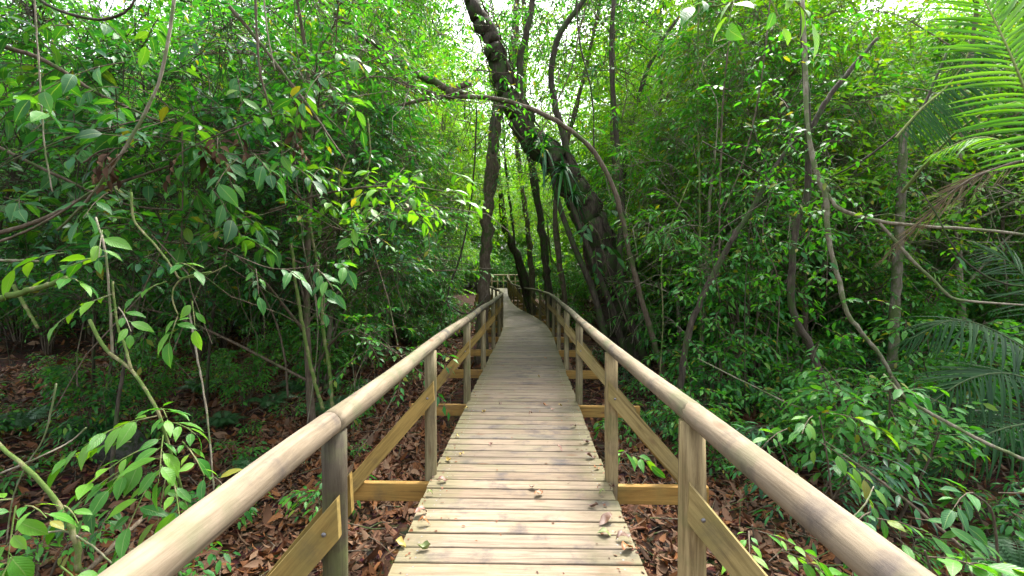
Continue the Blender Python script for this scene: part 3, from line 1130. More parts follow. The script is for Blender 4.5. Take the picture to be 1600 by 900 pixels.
# loose twigs in the litter
mb = MB()
n = 2300
x = np.concatenate([R.uniform(-9, -.9, 800), R.uniform(.9, 8, 1500)])
z = R.uniform(1.2, 14, n)
a = R.uniform(0, 6.28, n)
ln = R.uniform(.15, .7, n)
e = np.stack([np.cos(a) * ln, np.sin(a) * ln], 1)
p0 = np.stack([x, z, ground_h(x, z) + .03], 1)
x2, z2 = x + e[:, 0], z + e[:, 1]
p2 = np.stack([x2, z2, ground_h(x2, z2) + R.uniform(.02, .15, n)], 1)
pm = (p0 + p2) / 2 + R.normal(0, .04, (n, 3)) + np.array([0, 0, .03])
tubes(mb, np.stack([p0, pm, p2], 1), R.uniform(.003, .009, n)[:, None] * np.array([[1, .8, .5]]), 4)
tw = mb.obj("litter_twigs", [B_BROWN])
tw['kind'] = 'stuff'

R = np.random.default_rng(105)
# ------------------------------------------------------------------ hero trees
def hero_trunk(name, label, cat, pts, radii, bark, n=40, k=10, lump=.06, group=None, part=None, extra=()):
    """A trunk through photographed points (px, py, z) or world points; extra = further stems [(pts, radii)]."""
    L_ = [np.asarray(p, float) if len(p) == 4 else P(*p) for p in pts]
    ln = smooth_line([q[:3] for q in L_], n)
    r = np.interp(np.linspace(0, 1, n), np.linspace(0, 1, len(radii)), radii)
    ln = ln + R.normal(0, 1, (n, 3)) * r[:, None] * .16
    r = r * (1 + .10 * np.sin(np.linspace(0, n * .9, n) + R.uniform(0, 6)) * R.random(n) + R.normal(0, .05, n))
    root = thing(name, label, cat, ln[0], group)
    mb = MB()
    tubes(mb, ln, r[None], k, lump=lump, cap=True)
    mb.obj(part or "trunk", [bark], root)
    for pts2, rad2, nm in extra:
        l2 = smooth_line([P(*p) for p in pts2], 26)
        r2 = np.interp(np.linspace(0, 1, 26), np.linspace(0, 1, len(rad2)), rad2)
        l2 = l2 + R.normal(0, 1, (26, 3)) * r2[:, None] * .15
        mb = MB()
        tubes(mb, l2, r2[None], 8, lump=lump, cap=True)
        mb.obj(nm, [bark], root)
    return root, ln


def clad(root, ln, n, K, leaf, twig, tmpl, gmat, t0=.0, t1=1.0, spread=.12, name="foliage", droop=.4):
    """Foliage sprays along a line."""
    q = R.uniform(t0, t1, n)
    u = np.linspace(0, 1, len(ln))
    pos = np.stack([np.interp(q, u, ln[:, k]) for k in range(3)], 1) + R.normal(0, spread, (n, 3))
    M, tw = sprays(pos, rand_dirs(n, .1), R.uniform(.6, 1.3, n) * twig, K, leaf, droop=droop)
    mb = MB()
    bake_leaves(mb, M, tmpl, 0)
    tubes(mb, tw, np.array([[.004, .003, .0025, .002]]), 3, mat=1)
    return mb.obj(name, [gmat, B_TWIG], root)


# big leaning tree with epiphytes
big, bl = hero_trunk("leaning_tree", "thick dark leaning tree with bromeliads, arching over the boardwalk", "tree",
                     [(1000, 600, 9.8), (965, 520, 9.7), (944, 420, 9.6), (925, 345, 9.5), (880, 270, 9.4), (822, 205, 9.3), (790, 130, 9.2), (768, 65, 9.1), (735, 0, 9.0), (690, -90, 9.0)],
                     [.38, .36, .33, .30, .27, .24, .21, .18, .15, .12], B_DARK, 90, 16, .045,
                     extra=[([(905, 300, 9.3), (885, 230, 9.2), (862, 130, 9.2), (872, 60, 9.1), (912, 0, 9.0), (940, -60, 9)], [.08, .07, .065, .06, .05, .04], "limb"),
                            ([(815, 190, 9.1), (812, 100, 9.0), (826, 35, 8.9), (838, -40, 8.9)], [.085, .07, .06, .05], "limb"),
                            ([(800, 165, 9.0), (775, 175, 8.9), (770, 240, 8.9)], [.07, .05, .03], "limb")])
clad(big, bl, 150, 8, .11, .35, T_MID, G_MID, .45, 1.0, .55, "foliage")

def overhead(root, n, xr, yr, zr, K, leaf, tmpl, gmat, ln=.4, hole=True):
    """A crown of leafy twigs spread through the air above the walkway, hung on long thin branches."""
    px, py, z = R.uniform(*xr, n), R.uniform(*yr, n), R.uniform(*zr, n)
    keep = ~((px > 885) & (px < 965) & (py > 70)) if hole else np.ones(n, bool)
    pos = np.stack([(px - 800) * z / F, z, 1.5 - (py - 430) * z / F], 1)[keep]
    pos = pos + R.normal(0, .2, pos.shape)
    M, tw = sprays(pos, rand_dirs(len(pos), .0), R.uniform(.6, 1.4, len(pos)) * ln, K, leaf, droop=.45)
    mb = MB()
    bake_leaves(mb, M, tmpl, 0)
    tubes(mb, tw, np.array([[.005, .004, .003, .002]]), 3, mat=1)
    # thin branches that carry the twigs
    nb = len(pos) // 3
    k = R.permutation(len(pos))[:nb]
    d = unit(R.normal(0, 1, (nb, 3)) + np.array([0, .1, .5])) * R.uniform(.6, 2.0, (nb, 1))
    p = pos[k]
    tubes(mb, np.stack([p, p + d * .35 + R.normal(0, .08, (nb, 3)), p + d * .7 + R.normal(0, .1, (nb, 3)), p + d], 1), np.array([[.006, .008, .010, .012]]), 4, mat=1)
    return mb.obj("crown", [gmat, B_TWIG], root)


overhead(big, 420, (600, 1040), (-90, 110), (14, 20), 12, .14, T_LO, G_MID, ln=.7)
overhead(big, 240, (600, 890), (60, 330), (16, 22), 12, .13, T_LO, G_LIGHT, ln=.6)
overhead(big, 260, (780, 1030), (-70, 85), (10, 14), 11, .12, T_LO, G_MID, ln=.5)
overhead(big, 240, (770, 890), (20, 300), (11, 17), 11, .12, T_LO, G_LIGHT, ln=.5)
overhead(big, 160, (960, 1130), (0, 230), (11, 17), 11, .12, T_LO, G_LIGHT, ln=.5)
overhead(big, 640, (560, 1090), (-110, 95), (8.5, 13), 10, .10, T_LO, G_MID)
overhead(big, 260, (600, 900), (60, 230), (9.5, 13), 10, .09, T_LO, G_LIGHT)
for i in range(6):                                          # climbing stems wound round the trunk
    u0, u1 = R.uniform(0, .25), R.uniform(.55, .95)
    q = np.linspace(u0, u1, 60)
    uu = np.linspace(0, 1, len(bl))
    C = np.stack([np.interp(q, uu, bl[:, k]) for k in range(3)], 1)
    rr_ = np.interp(q, np.linspace(0, 1, 10), [.42, .37, .33, .30, .27, .25, .23, .21, .18, .15]) * 1.03 + .01
    th = R.uniform(0, 6.28) + q * R.uniform(-5, 5) + .3 * np.sin(q * 25 + i)
    tan = unit(np.gradient(C, axis=0))
    A = unit(np.cross(tan, [0, 1, 0]))
    Bv = np.cross(tan, A)
    mb = MB()
    tubes(mb, C + A * (np.cos(th) * rr_)[:, None] + Bv * (np.sin(th) * rr_)[:, None], np.linspace(.028, .012, 60)[None] * R.uniform(.5, 1.2), 6, lump=.08)
    mb.obj("climbing_root", [[B_DARK, B_BROWN, B_ROOT][i % 3]], big)
clad(big, bl, 34, 7, .09, .22, T_MID, G_DARK, .2, .6, .3, "foliage")

# slim stems and roots running up beside its base
for k_, pts in enumerate(([(958, 585, 9.1), (930, 465, 9.0), (900, 392, 9.0), (873, 318, 9.0), (858, 240, 9.0)], [(985, 590, 9.2), (962, 500, 9.0), (940, 440, 8.9), (912, 370, 8.9), (890, 310, 8.9)],
                         [(1020, 600, 9.2), (1000, 540, 9.0), (975, 470, 9.0), (968, 400, 9.0), (972, 300, 9.1), (962, 200, 9.2), (955, 90, 9.2), (960, -20, 9.2)])):
    l2 = smooth_line([P(*p) for p in pts], 24)
    mb = MB()
    tubes(mb, l2, np.linspace(.075, .045, 24)[None], 8, lump=.06, cap=True)
    mb.obj("climbing_root", [B_DARK], big)


def strap_rosette(c, nleaf, ln, axis, gmat, parent, w=.09, name="rosette"):
    mb = MB()
    axis = unit(axis)
    for i in range(nleaf):
        d = unit(R.normal(0, 1, 3) + axis * .7)
        L_ = ln * R.uniform(.6, 1.15)
        t = np.linspace(0, 1, 7)
        line = c + d * (L_ * t)[:, None] - np.array([0, 0, 1]) * (L_ * .55 * t ** 2.2)[:, None]
        sd = unit(np.cross(d, [0.05, .1, 1]))
        ww = w * .5 * L_ * np.array([.7, 1, 1, .95, .8, .5, .05])
        nz = np.cross(sd, d)
        V = np.concatenate([line - sd * ww[:, None] + nz * ww[:, None] * .5, line, line + sd * ww[:, None] + nz * ww[:, None] * .5])
        j = np.arange(6)
        mb.add(V, np.concatenate([np.stack([j, j + 1, j + 8, j + 7], 1), np.stack([j + 7, j + 8, j + 15, j + 14], 1)]))
    return mb.obj(name, [gmat], parent)


for i, (px, py, z, n, ln, ax, lab) in enumerate((
        (850, 232, 9.0, 26, .62, (-.2, -.8, .6), "topmost strap leaved bromeliad on the leaning dark trunk"),
        (880, 262, 8.9, 26, .60, (.3, -.8, .3), "bromeliad with hanging straps at the middle of the leaning trunk"),
        (895, 305, 9.0, 18, .48, (.2, -.9, .1), "lowest bromeliad with drooping straps on the leaning trunk"),
        (838, 212, 9.0, 12, .42, (-.6, -.6, .5), "small bromeliad tuft on the left edge of the leaning trunk"))):
    e = thing("bromeliad", lab, "bromeliad", P(px, py, z), "bromeliads on the leaning tree")
    strap_rosette(P(px, py, z), n, ln, np.array(ax), G_DARK, e, name="foliage")

# broad leaves climbing at the base of the big trunk
def leaf_meshes(mat, name="leaf", shapes=(.40, .46, .52), fold=.28):
    out = []
    for s in shapes:
        for f, d in ((fold, .2), (fold * .6, .38)):
            V, T, UV = leaf_template('hi', s, f, d)
            V = V + np.stack([np.zeros(len(V)), .03 * np.sin(V[:, 0] * 4 + s * 9), .012 * np.sin(V[:, 0] * 17 + V[:, 1] * 9)], 1)
            mb = MB()
            mb.add(V, T, 0, np.zeros(len(T)), uv=UV)
            a = np.array([[-.12, 0, .02], [.0, 0, 0], [.02, 0, 0]])
            tubes(mb, a, np.array([[.012, .012, .01]]), 3)
            out.append(mb.mesh(name, [mat], with_uv=True))
    return out


LM_NEAR = leaf_meshes(G_NEAR)
LM_NEARD = leaf_meshes(G_NEARD)


def put_leaves(M, meshes, parent, name="leaf"):
    off = parent_loc(parent)
    for m in M:
        o = bpy.data.objects.new(name, meshes[R.integers(len(meshes))])
        m = m.copy()
        m[:3, 3] -= off
        o.matrix_basis = Matrix(m.tolist())
        link(o, parent)


def near_plant(name, label, cat, stems, clusters, bark, meshes, droop=.35, group=None):
    """stems: [(points px,py,z; r0,r1)]; clusters: (px,py,z, dx,dy,dz(world dir), length, K, leaf)."""
    base = P(*stems[0][0][0])
    root = thing(name, label, cat, base, group)
    for pts, r0, r1 in stems:
        l_ = smooth_line([P(*p) for p in pts], 22)
        l_ = l_ + R.normal(0, 1, l_.shape) * .12 * r0
        mb = MB()
        tubes(mb, l_, np.linspace(r0, r1, 22)[None], 8, lump=.05, cap=True)
        mb.obj("stem", [bark], root)
    for (px, py, z, dx, dy, dz, ln, K, lf) in clusters:
        M, tw = sprays(P(px, py, z)[None], np.array([[dx, dy, dz]]), ln, K, lf, droop=droop)
        put_leaves(M, meshes, root)
        mb = MB()
        tubes(mb, tw, np.array([[.004, .0035, .003, .002]]), 5)
        mb.obj("twig", [bark], root)
    return root


near_plant("climbing_plant", "large leaved climber hugging the base of the leaning dark trunk", "climber",
           [([(985, 520, 8.6), (950, 420, 8.9), (930, 345, 8.9)], .012, .006)],
           [(925, 345, 8.8, -.5, -.6, -.4, .4, 7, .22), (940, 380, 8.8, .5, -.6, -.3, .4, 7, .22), (935, 330, 8.8, .6, -.5, .2, .4, 6, .22), (930, 385, 8.8, 0, -.5, -.8, .5, 8, .18)], B_TWIG, LM_NEARD)

# other trunks beside the walkway
t1, l1 = hero_trunk("slender_tree", "straight rough barked tree standing just outside the left railing", "tree",
                    [(752, 575, 11), (757, 470, 11), (759, 400, 11), (763, 330, 11), (768, 260, 11), (773, 190, 11), (784, 150, 11), (800, 100, 11.2), (806, 20, 11.4), (812, -60, 11.5)],
                    [.16, .14, .135, .14, .15, .14, .12, .10, .085, .07], B_BROWN, 50, 10, .10)
clad(t1, l1, 90, 9, .10, .35, T_LO, G_MID, .6, 1, .5)
TR = [
    ("double bent slim tree right of the far railing, nearest the vanishing walkway", [(834, 515, 19), (826, 470, 19), (818, 430, 19), (804, 390, 19), (790, 360, 19), (782, 310, 19), (776, 230, 19), (770, 120, 19), (750, 20, 19)], [.19, .17, .165, .15, .15, .13, .12, .11, .08], B_DARK),
    ("thin straight tree between the two bent trees beyond the right railing", [(834, 505, 18.5), (830, 430, 18.5), (826, 367, 18.5), (817, 300, 18.5), (806, 220, 18.5), (798, 140, 18.5)], [.13, .12, .11, .10, .09, .07], B_BROWN),
    ("dark wavy trunk close behind the seventh right railing post", [(860, 545, 15), (856, 450, 15), (852, 410, 15), (849, 370, 15), (838, 305, 15), (826, 230, 15), (818, 150, 15), (822, 60, 15), (815, -40, 15)], [.14, .13, .12, .125, .12, .11, .10, .09, .07], B_DARK),
    ("very thin straight stem rising beside the far end of the right railing", [(829, 500, 18.5), (816, 450, 18.3), (805, 400, 16.4), (800, 340, 16.4), (792, 280, 16.4), (785, 180, 16.4)], [.06, .055, .05, .05, .045, .04], B_DARK),
    ("greyish slim tree leaning right with a crooked side branch at rail height", [(890, 560, 13), (884, 480, 13), (872, 400, 13), (868, 330, 13), (880, 250, 13), (905, 150, 13), (930, 40, 13), (945, -50, 13)], [.09, .08, .075, .07, .07, .06, .05, .04], B_BROWN),
    ("slim upright stem behind the leaning tree in the bright gap", [(1000, 560, 13), (985, 430, 13), (965, 320, 13), (957, 200, 13), (958, 80, 13), (955, -40, 13)], [.08, .07, .065, .06, .055, .05], B_BROWN),
    ("pair-side thin pole right of the bright gap", [(1010, 560, 12), (990, 400, 12), (975, 280, 12), (990, 180, 12), (1020, 90, 12), (1065, 20, 12)], [.07, .065, .06, .055, .05, .04], B_DARK),
]
for lab, pts, rad, bk in TR:
    r_, l_ = hero_trunk("slender_tree", lab, "tree", pts, rad, bk, 36, 9, .08)
    clad(r_, l_, 90, 10, .10, .4, T_LO, G_LIGHT, .5, 1, .6)

R = np.random.default_rng(106)
# pale arching trunk
ar, al = hero_trunk("arching_tree", "brown arching tree bent from the right across to the left over the walkway", "tree",
                    [(1045, 610, 7.4), (1025, 545, 7.3), (1003, 470, 7.2), (985, 400, 7.1), (962, 305, 7.0), (925, 235, 7.0), (865, 187, 7.0), (780, 156, 7.0), (700, 151, 7.0), (650, 158, 7.0), (596, 174, 7.0)],
                    [.046, .044, .041, .039, .037, .036, .036, .036, .034, .03, .014], B_BROWN, 60, 9, .05,
                    extra=[([(730, 146, 7.0), (700, 138, 7.0), (665, 122, 7.0), (620, 92, 7.0), (585, 68, 7.0), (545, 38, 7.0), (500, 0, 7)], [.045, .06, .06, .055, .05, .045, .04], "limb"),
                           ([(680, 148, 7.0), (640, 135, 7.0), (600, 112, 7.0), (560, 98, 7.0)], [.04, .035, .03, .02], "limb"),
                           ([(735, 130, 7.0), (718, 138, 7.0), (700, 146, 7.0)], [.05, .06, .06], "limb")])
clad(ar, al, 60, 8, .09, .3, T_MID, G_MID, .6, 1, .3)

# right hand branches and stems
RT = [
    ("tall_sapling", "tall dark thin trunk rising past a fork on the right", "tree",
     [(1310, 700, 5.3), (1298, 640, 5.2), (1283, 590, 5), (1262, 535, 5), (1240, 490, 5), (1236, 440, 5), (1243, 360, 5), (1262, 300, 5), (1262, 220, 5), (1260, 150, 5), (1256, 70, 5), (1250, -30, 5)], [.05, .05, .048, .046, .045, .044, .04, .04, .038, .035, .03], B_DARK,
     [([(1262, 215, 5), (1290, 160, 5), (1330, 108, 5), (1370, 60, 5)], [.035, .035, .03, .02], "limb")]),
    ("crooked_sapling", "pale speckled crooked sapling slanting down to the right", "tree",
     [(1415, 625, 4.6), (1395, 590, 4.6), (1375, 555, 4.6), (1340, 512, 4.6), (1322, 485, 4.6), (1308, 430, 4.6), (1296, 380, 4.6), (1290, 310, 4.6), (1278, 275, 4.6), (1262, 200, 4.7), (1258, 100, 4.8), (1253, -20, 5)], [.02, .022, .023, .024, .026, .028, .03, .03, .028, .027, .027, .027], B_PALE,
     [([(1288, 292, 4.6), (1298, 312, 4.6), (1315, 328, 4.55), (1366, 344, 4.5), (1433, 353, 4.45), (1533, 359, 4.4), (1640, 372, 4.3)], [.028, .026, .024, .022, .02, .018, .016], "limb"),
      ([(1372, 346, 4.5), (1402, 380, 4.45), (1428, 410, 4.4), (1460, 440, 4.4), (1488, 465, 4.35), (1530, 472, 4.3), (1620, 478, 4.3)], [.018, .019, .019, .018, .016, .013, .01], "limb")]),
    ("leaning_sapling", "dark sapling leaning right, rooted behind the right railing", "tree",
     [(1050, 690, 5.6), (1066, 588, 5.6), (1074, 525, 5.6), (1094, 472, 5.6), (1118, 422, 5.6), (1150, 365, 5.6), (1178, 322, 5.6), (1205, 270, 5.6), (1250, 205, 5.6)], [.055, .05, .048, .046, .044, .04, .036, .03, .02], B_DARK, []),
    ("thin_sapling", "thin straight brown stem on the right, left of the fork", "tree",
     [(1125, 620, 7), (1124, 400, 7), (1126, 250, 7), (1130, 150, 7), (1142, 40, 7)], [.018, .018, .018, .017, .015], B_BROWN, []),
    ("thin_sapling", "pale green thin stem right of the bright gap", "tree",
     [(1095, 560, 7.5), (1093, 300, 7.5), (1090, 150, 7.5), (1092, -20, 7.5)], [.02, .02, .02, .02], B_MOSS, []),
    ("fallen_branch", "long fallen branch lying across the undergrowth at the lower right", "branch",
     [(1380, 585, 3.6), (1420, 625, 3.4), (1480, 660, 3.3), (1540, 692, 3.2), (1640, 735, 3.1)], [.01, .013, .015, .015, .016], B_PALE, []),
    ("fallen_branch", "bare thin branch crossing below the palm at mid right", "branch",
     [(1290, 690, 3.5), (1380, 755, 3.2), (1450, 810, 3.0), (1520, 870, 2.8)], [.008, .011, .012, .012], B_BROWN, []),
    ("fallen_branch", "forked dry stick leaning near the lower right railing", "branch",
     [(1245, 740, 3.0), (1300, 820, 2.6), (1345, 880, 2.4), (1370, 930, 2.3)], [.006, .008, .009, .01], B_PALE, [([(1310, 832, 2.58), (1350, 790, 2.6), (1365, 760, 2.7)], [.007, .006, .004], "limb")]),
]
for nm, lab, cat, pts, rad, bk, ex_ in RT:
    rad = [q * .82 for q in rad]
    ex_ = [(p_, [q * .82 for q in r_], n_) for p_, r_, n_ in ex_]
    r_, l_ = hero_trunk(nm, lab, cat, pts, rad, bk, 40, 8, .05, extra=ex_, part=None if cat == "tree" else "stick")
    if cat == "tree":
        clad(r_, l_, 60, 8, .085, .3, T_MID, G_MID, .3, 1, .3)

# hanging root column (old trunk wrapped in roots)
hc = thing("root_draped_trunk", "broad brown trunk draped with hanging roots, upper right of the gap", "tree", P(1170, 700, 13.5))
mb = MB()
tubes(mb, smooth_line([P(1170, 600, 13.5), P(1172, 300, 13.5), P(1175, 150, 13.5), P(1180, 20, 13.5), P(1182, -80, 13.5)], 20), np.linspace(.35, .42, 20)[None], 12, lump=.1)
mb.obj("trunk", [B_ROOT], hc)
mb = MB()
n = 130
a = R.uniform(0, 6.28, n)
c = P(1174, 90, 13.5)
top = np.stack([c[0] + np.cos(a) * R.uniform(.4, .68, n), c[1] + np.sin(a) * .55, c[2] + R.uniform(.2, 2.2, n)], 1)
bot = top - np.stack([R.normal(0, .1, n), R.normal(0, .1, n), R.uniform(.8, 2.6, n)], 1)
mid = (top + bot) / 2 + R.normal(0, .06, (n, 3))
tubes(mb, np.stack([top, mid, bot], 1), np.array([[.018, .014, .006]]), 4)
o = mb.obj("hanging_roots", [B_ROOT], hc)
o['kind'] = 'stuff'
clad(hc, smooth_line([P(1215, 210, 13.2), P(1218, 100, 13.2), P(1210, 20, 13.2)], 12), 60, 9, .10, .4, T_LO, G_LIGHT, 0, 1, .22)

R = np.random.default_rng(107)
# ------------------------------------------------------------------ palms
def palm_leaflet(mat, ln=1.0, w=.068):
    t = np.linspace(0, 1, 7)
    ww = w * .5 * np.array([.45, .9, 1, .95, .8, .5, .04])
    z = -.22 * t ** 2
    V = np.concatenate([np.stack([t, -ww, z + ww * .6], 1), np.stack([t, 0 * t, z], 1), np.stack([t, ww, z + ww * .6], 1)])
    j = np.arange(6)
    mb = MB()
    mb.add(V, np.concatenate([np.stack([j, j + 1, j + 8, j + 7], 1), np.stack([j + 7, j + 8, j + 15, j + 14], 1)]), 0, np.zeros(12))
    return mb.mesh("leaflet", [mat])


LF_PALM, LF_PALMD, LF_DRY = palm_leaflet(G_PALM), palm_leaflet(G_PALMD, w=.045), palm_leaflet(G_DRY, w=.022)
M_RACHISD = bark_mat("dark_palm_rachis", [(.03, .06, .02), (.05, .08, .03), (.07, .10, .035)], 10, .1)
M_RACHIS = bark_mat("palm_rachis", [(.14, .20, .05), (.2, .24, .08), (.24, .26, .1)], 10, .1)


def frond(root, pts, nl, ln, me, normal, rach=M_RACHIS, ang=.95, droop=.1, r0=.012, t0=.12, jit=.06, sides=(-1, 1)):
    """A pinnate frond: curved rachis with a leaflet object on each side."""
    l_ = smooth_line([P(*p) if len(p) == 3 else p[:3] for p in pts], 24)
    mb = MB()
    tubes(mb, l_, np.linspace(r0, .003, 24)[None], 6)
    fr = mb.obj("frond", [rach], root)
    off = parent_loc(fr)
    q = np.linspace(t0, .995, nl)
    u = np.linspace(0, 1, 24)
    C = np.stack([np.interp(q, u, l_[:, k]) for k in range(3)], 1)
    tan = unit(np.stack([np.gradient(C[:, k]) for k in range(3)], 1))
    nr = unit(np.asarray(normal, float))
    for i in range(nl):
        for sg in sides:
            sd = unit(np.cross(tan[i], nr)) * sg
            an = ang * np.interp(q[i], [0, .5, 1], [1.25, 1, .45]) + R.normal(0, jit)
            x = unit(tan[i] * math.cos(an) + sd * math.sin(an) - np.array([0, 0, 1]) * droop + R.normal(0, jit, 3) * .7)
            y = unit(np.cross(nr, x))
            z = np.cross(x, y)
            s = ln * np.interp(q[i], [0, .25, .6, 1], [.6, .95, 1, .45]) * R.uniform(.92, 1.06)
            p = C[i] - off
            o = bpy.data.objects.new("leaflet", me)
            o.matrix_basis = Matrix(((x[0] * s, y[0] * s, z[0] * s, p[0]), (x[1] * s, y[1] * s, z[1] * s, p[1]), (x[2] * s, y[2] * s, z[2] * s, p[2]), (0, 0, 0, 1)))
            link(o, fr)
    return fr


pb = P(1405, 640, 6.0)
palm = thing("palm", "bright green feather palm in the upper right corner", "palm", pb)
mb = MB()
tubes(mb, smooth_line([P(1390, 640, 6.0), P(1402, 420, 6), P(1408, 310, 6), P(1412, 200, 6.0)], 40), np.linspace(.06, .045, 40)[None], 10, lump=.12)
mb.obj("trunk", [B_GREY], palm)
clad(palm, smooth_line([P(1390, 640, 6.0), P(1402, 420, 6), P(1408, 310, 6), P(1412, 200, 6.0)], 18), 60, 8, .08, .25, T_MID, G_MID, 0, .9, .15)
frond(palm, [(1665, 310, 3.0), (1622, 195, 3.0), (1585, 100, 3.0), (1548, 20, 3.1), (1510, -50, 3.2)], 40, .48, LF_PALM, (-.25, -.85, .45), ang=1.05, droop=.02)
frond(palm, [(1410, 300, 5.6), (1470, 230, 5.0), (1535, 178, 4.4), (1620, 150, 4.0)], 6, .3, LF_PALM, (0, -.6, .8), t0=.8, r0=.022)
frond(palm, [(1400, 215, 4.3), (1440, 170, 4.2), (1480, 135, 4.1), (1510, 90, 4.0), (1515, 50, 4.0)], 34, .5, LF_PALMD, (-.6, -.3, .7), ang=1.1, droop=1.2, t0=.05)
frond(palm, [(1680, 300, 3.4), (1590, 235, 3.4), (1530, 215, 3.5), (1460, 240, 3.6)], 22, .27, LF_PALM, (0, -.3, 1), ang=.9, droop=.3)

palm2 = thing("palm", "dark green understorey palm fanning out at the lower right edge", "palm", P(1700, 760, 4.3))
mb = MB()
tubes(mb, smooth_line([P(1700, 800, 4.3), P(1690, 720, 4.3), P(1680, 650, 4.3)], 8), np.linspace(.04, .03, 8)[None], 8, lump=.05)
mb.obj("trunk", [B_BROWN], palm2)
frond(palm2, [(1690, 640, 4.3), (1600, 545, 4.3), (1500, 500, 4.3), (1420, 530, 4.4)], 40, .5, LF_PALMD, (.1, -.5, .85), droop=.45, rach=M_RACHISD, jit=.12)
frond(palm2, [(1690, 650, 4.3), (1600, 590, 4.1), (1520, 590, 4.0), (1440, 640, 4.0)], 40, .5, LF_PALMD, (.1, -.6, .8), droop=.45, rach=M_RACHISD, jit=.12)
frond(palm2, [(1690, 660, 4.3), (1620, 660, 3.9), (1540, 680, 3.8), (1460, 740, 3.8)], 36, .45, LF_PALMD, (.1, -.7, .7), droop=.4, rach=M_RACHISD, jit=.12)
frond(palm2, [(1690, 640, 4.3), (1640, 500, 4.4), (1590, 420, 4.5), (1540, 390, 4.6)], 26, .42, LF_PALMD, (-.2, -.7, .7), droop=.3, rach=M_RACHISD, jit=.12)

dry = thing("dead_frond", "dry tan palm frond hanging below the bright palm", "frond", P(1600, 250, 4.2))
frond(dry, [(1640, 240, 4.2), (1560, 262, 4.2), (1500, 290, 4.2), (1440, 345, 4.3), (1380, 405, 4.4)], 40, .36, LF_DRY, (.2, -.8, .5), rach=B_BROWN, ang=.35, droop=.25, r0=.016, jit=.12)

R = np.random.default_rng(108)
# ------------------------------------------------------------------ near plants on the left, each leaf an object
near_plant("sapling", "mossy bent sapling in the lower left corner with bright leaf clusters", "sapling",
           [([(122, 895, 2.2), (120, 850, 2.2), (105, 815, 2.2), (82, 775, 2.2), (45, 735, 2.2), (-20, 680, 2.25)], .014, .009)],
           [(25, 790, 2.1, .2, -.3, -.5, .18, 7, .13), (20, 780, 2.1, -.5, -.4, .2, .2, 6, .13), (40, 790, 2.1, .7, -.3, .2, .2, 5, .12), (20, 870, 2.0, .1, -.5, -.4, .12, 3, .13),
            (100, 790, 2.2, .5, -.3, .1, .2, 4, .09), (95, 885, 2.1, .8, -.3, -.1, .25, 5, .10)], B_MOSS, LM_NEAR)
near_plant("sapling", "bushy bright leaved sapling hanging over the litter at lower left", "sapling",
           [([(300, 830, 2.9), (285, 770, 2.75), (262, 690, 2.7), (243, 636, 2.7), (205, 578, 2.75), (165, 545, 2.8), (140, 500, 2.85)], .007, .011), ([(205, 578, 2.75), (195, 540, 2.8), (183, 505, 2.8), (176, 440, 2.8)], .009, .006)],
           [(248, 640, 2.65, .5, -.5, .3, .3, 8, .125), (245, 650, 2.65, -.6, -.4, .0, .32, 9, .135), (255, 680, 2.6, .4, -.6, -.2, .25, 8, .13), (250, 700, 2.6, -.4, -.6, -.3, .35, 9, .135),
            (265, 720, 2.6, .2, -.5, -.5, .3, 8, .12), (235, 720, 2.6, -.7, -.3, -.2, .35, 7, .14), (190, 735, 2.6, -.6, -.3, -.3, .25, 5, .13), (260, 660, 2.7, .6, -.2, .1, .25, 6, .12), (225, 700, 2.55, -.3, -.6, -.1, .3, 8, .13), (285, 690, 2.6, .7, -.4, -.2, .25, 7, .12), (240, 745, 2.55, .1, -.6, -.3, .3, 8, .13), (205, 690, 2.6, -.7, -.3, .1, .3, 7, .13), (270, 745, 2.5, .5, -.5, -.3, .25, 7, .12)], B_MOSS, LM_NEAR)
near_plant("sapling", "drooping leaf sprig low behind the bushy left sapling", "sapling",
           [([(200, 860, 2.6), (195, 820, 2.6), (180, 790, 2.6)], .006, .004)],
           [(180, 790, 2.55, .2, -.4, .1, .25, 6, .11), (170, 780, 2.55, -.5, -.4, .1, .2, 5, .10), (250, 790, 2.5, .5, -.4, .0, .2, 5, .10), (330, 745, 2.6, .5, -.3, .1, .15, 4, .10)], B_TWIG, LM_NEARD)
near_plant("hanging_branch", "cut olive branch stub poking in from the left edge", "branch",
           [([(-30, 476, 2.6), (30, 458, 2.6), (70, 447, 2.6), (104, 435, 2.6)], .02, .013)],
           [(108, 436, 2.6, .6, -.3, .15, .12, 3, .12)], B_MOSS, LM_NEAR)
near_plant("hanging_vine", "leafy vine hanging at left with a cluster of shiny leaves", "vine",
           [([(176, 560, 2.8), (172, 480, 2.8), (165, 395, 2.8), (150, 340, 2.9)], .007, .006)],
           [(160, 360, 2.75, .3, -.4, -.3, .2, 5, .13), (165, 400, 2.75, -.6, -.3, -.1, .25, 6, .13), (175, 460, 2.75, -.5, -.4, -.2, .25, 7, .12), (185, 480, 2.75, .6, -.4, -.2, .22, 6, .12), (100, 395, 2.7, -.5, -.3, -.05, .2, 4, .15)], B_PALE, LM_NEAR)
near_plant("hanging_vine", "pale forked vine ending in three bright leaves above the dark litter", "vine",
           [([(205, 300, 3.0), (210, 345, 3.0), (240, 380, 3.0), (265, 412, 3.0), (280, 435, 3.0)], .008, .006), ([(330, 425, 3.0), (290, 433, 3.0), (272, 450, 3.0), (270, 470, 3.0), (278, 492, 3.0)], .006, .004), ([(280, 435, 3), (320, 430, 3), (355, 415, 3)], .005, .003)],
           [(278, 494, 2.95, 0, -.4, -.6, .12, 4, .13), (275, 412, 2.95, .6, -.3, .1, .22, 5, .12), (300, 470, 3.0, .3, -.3, -.5, .15, 4, .12), (260, 440, 3, -.5, -.4, -.2, .2, 5, .11)], B_MOSS, LM_NEAR)
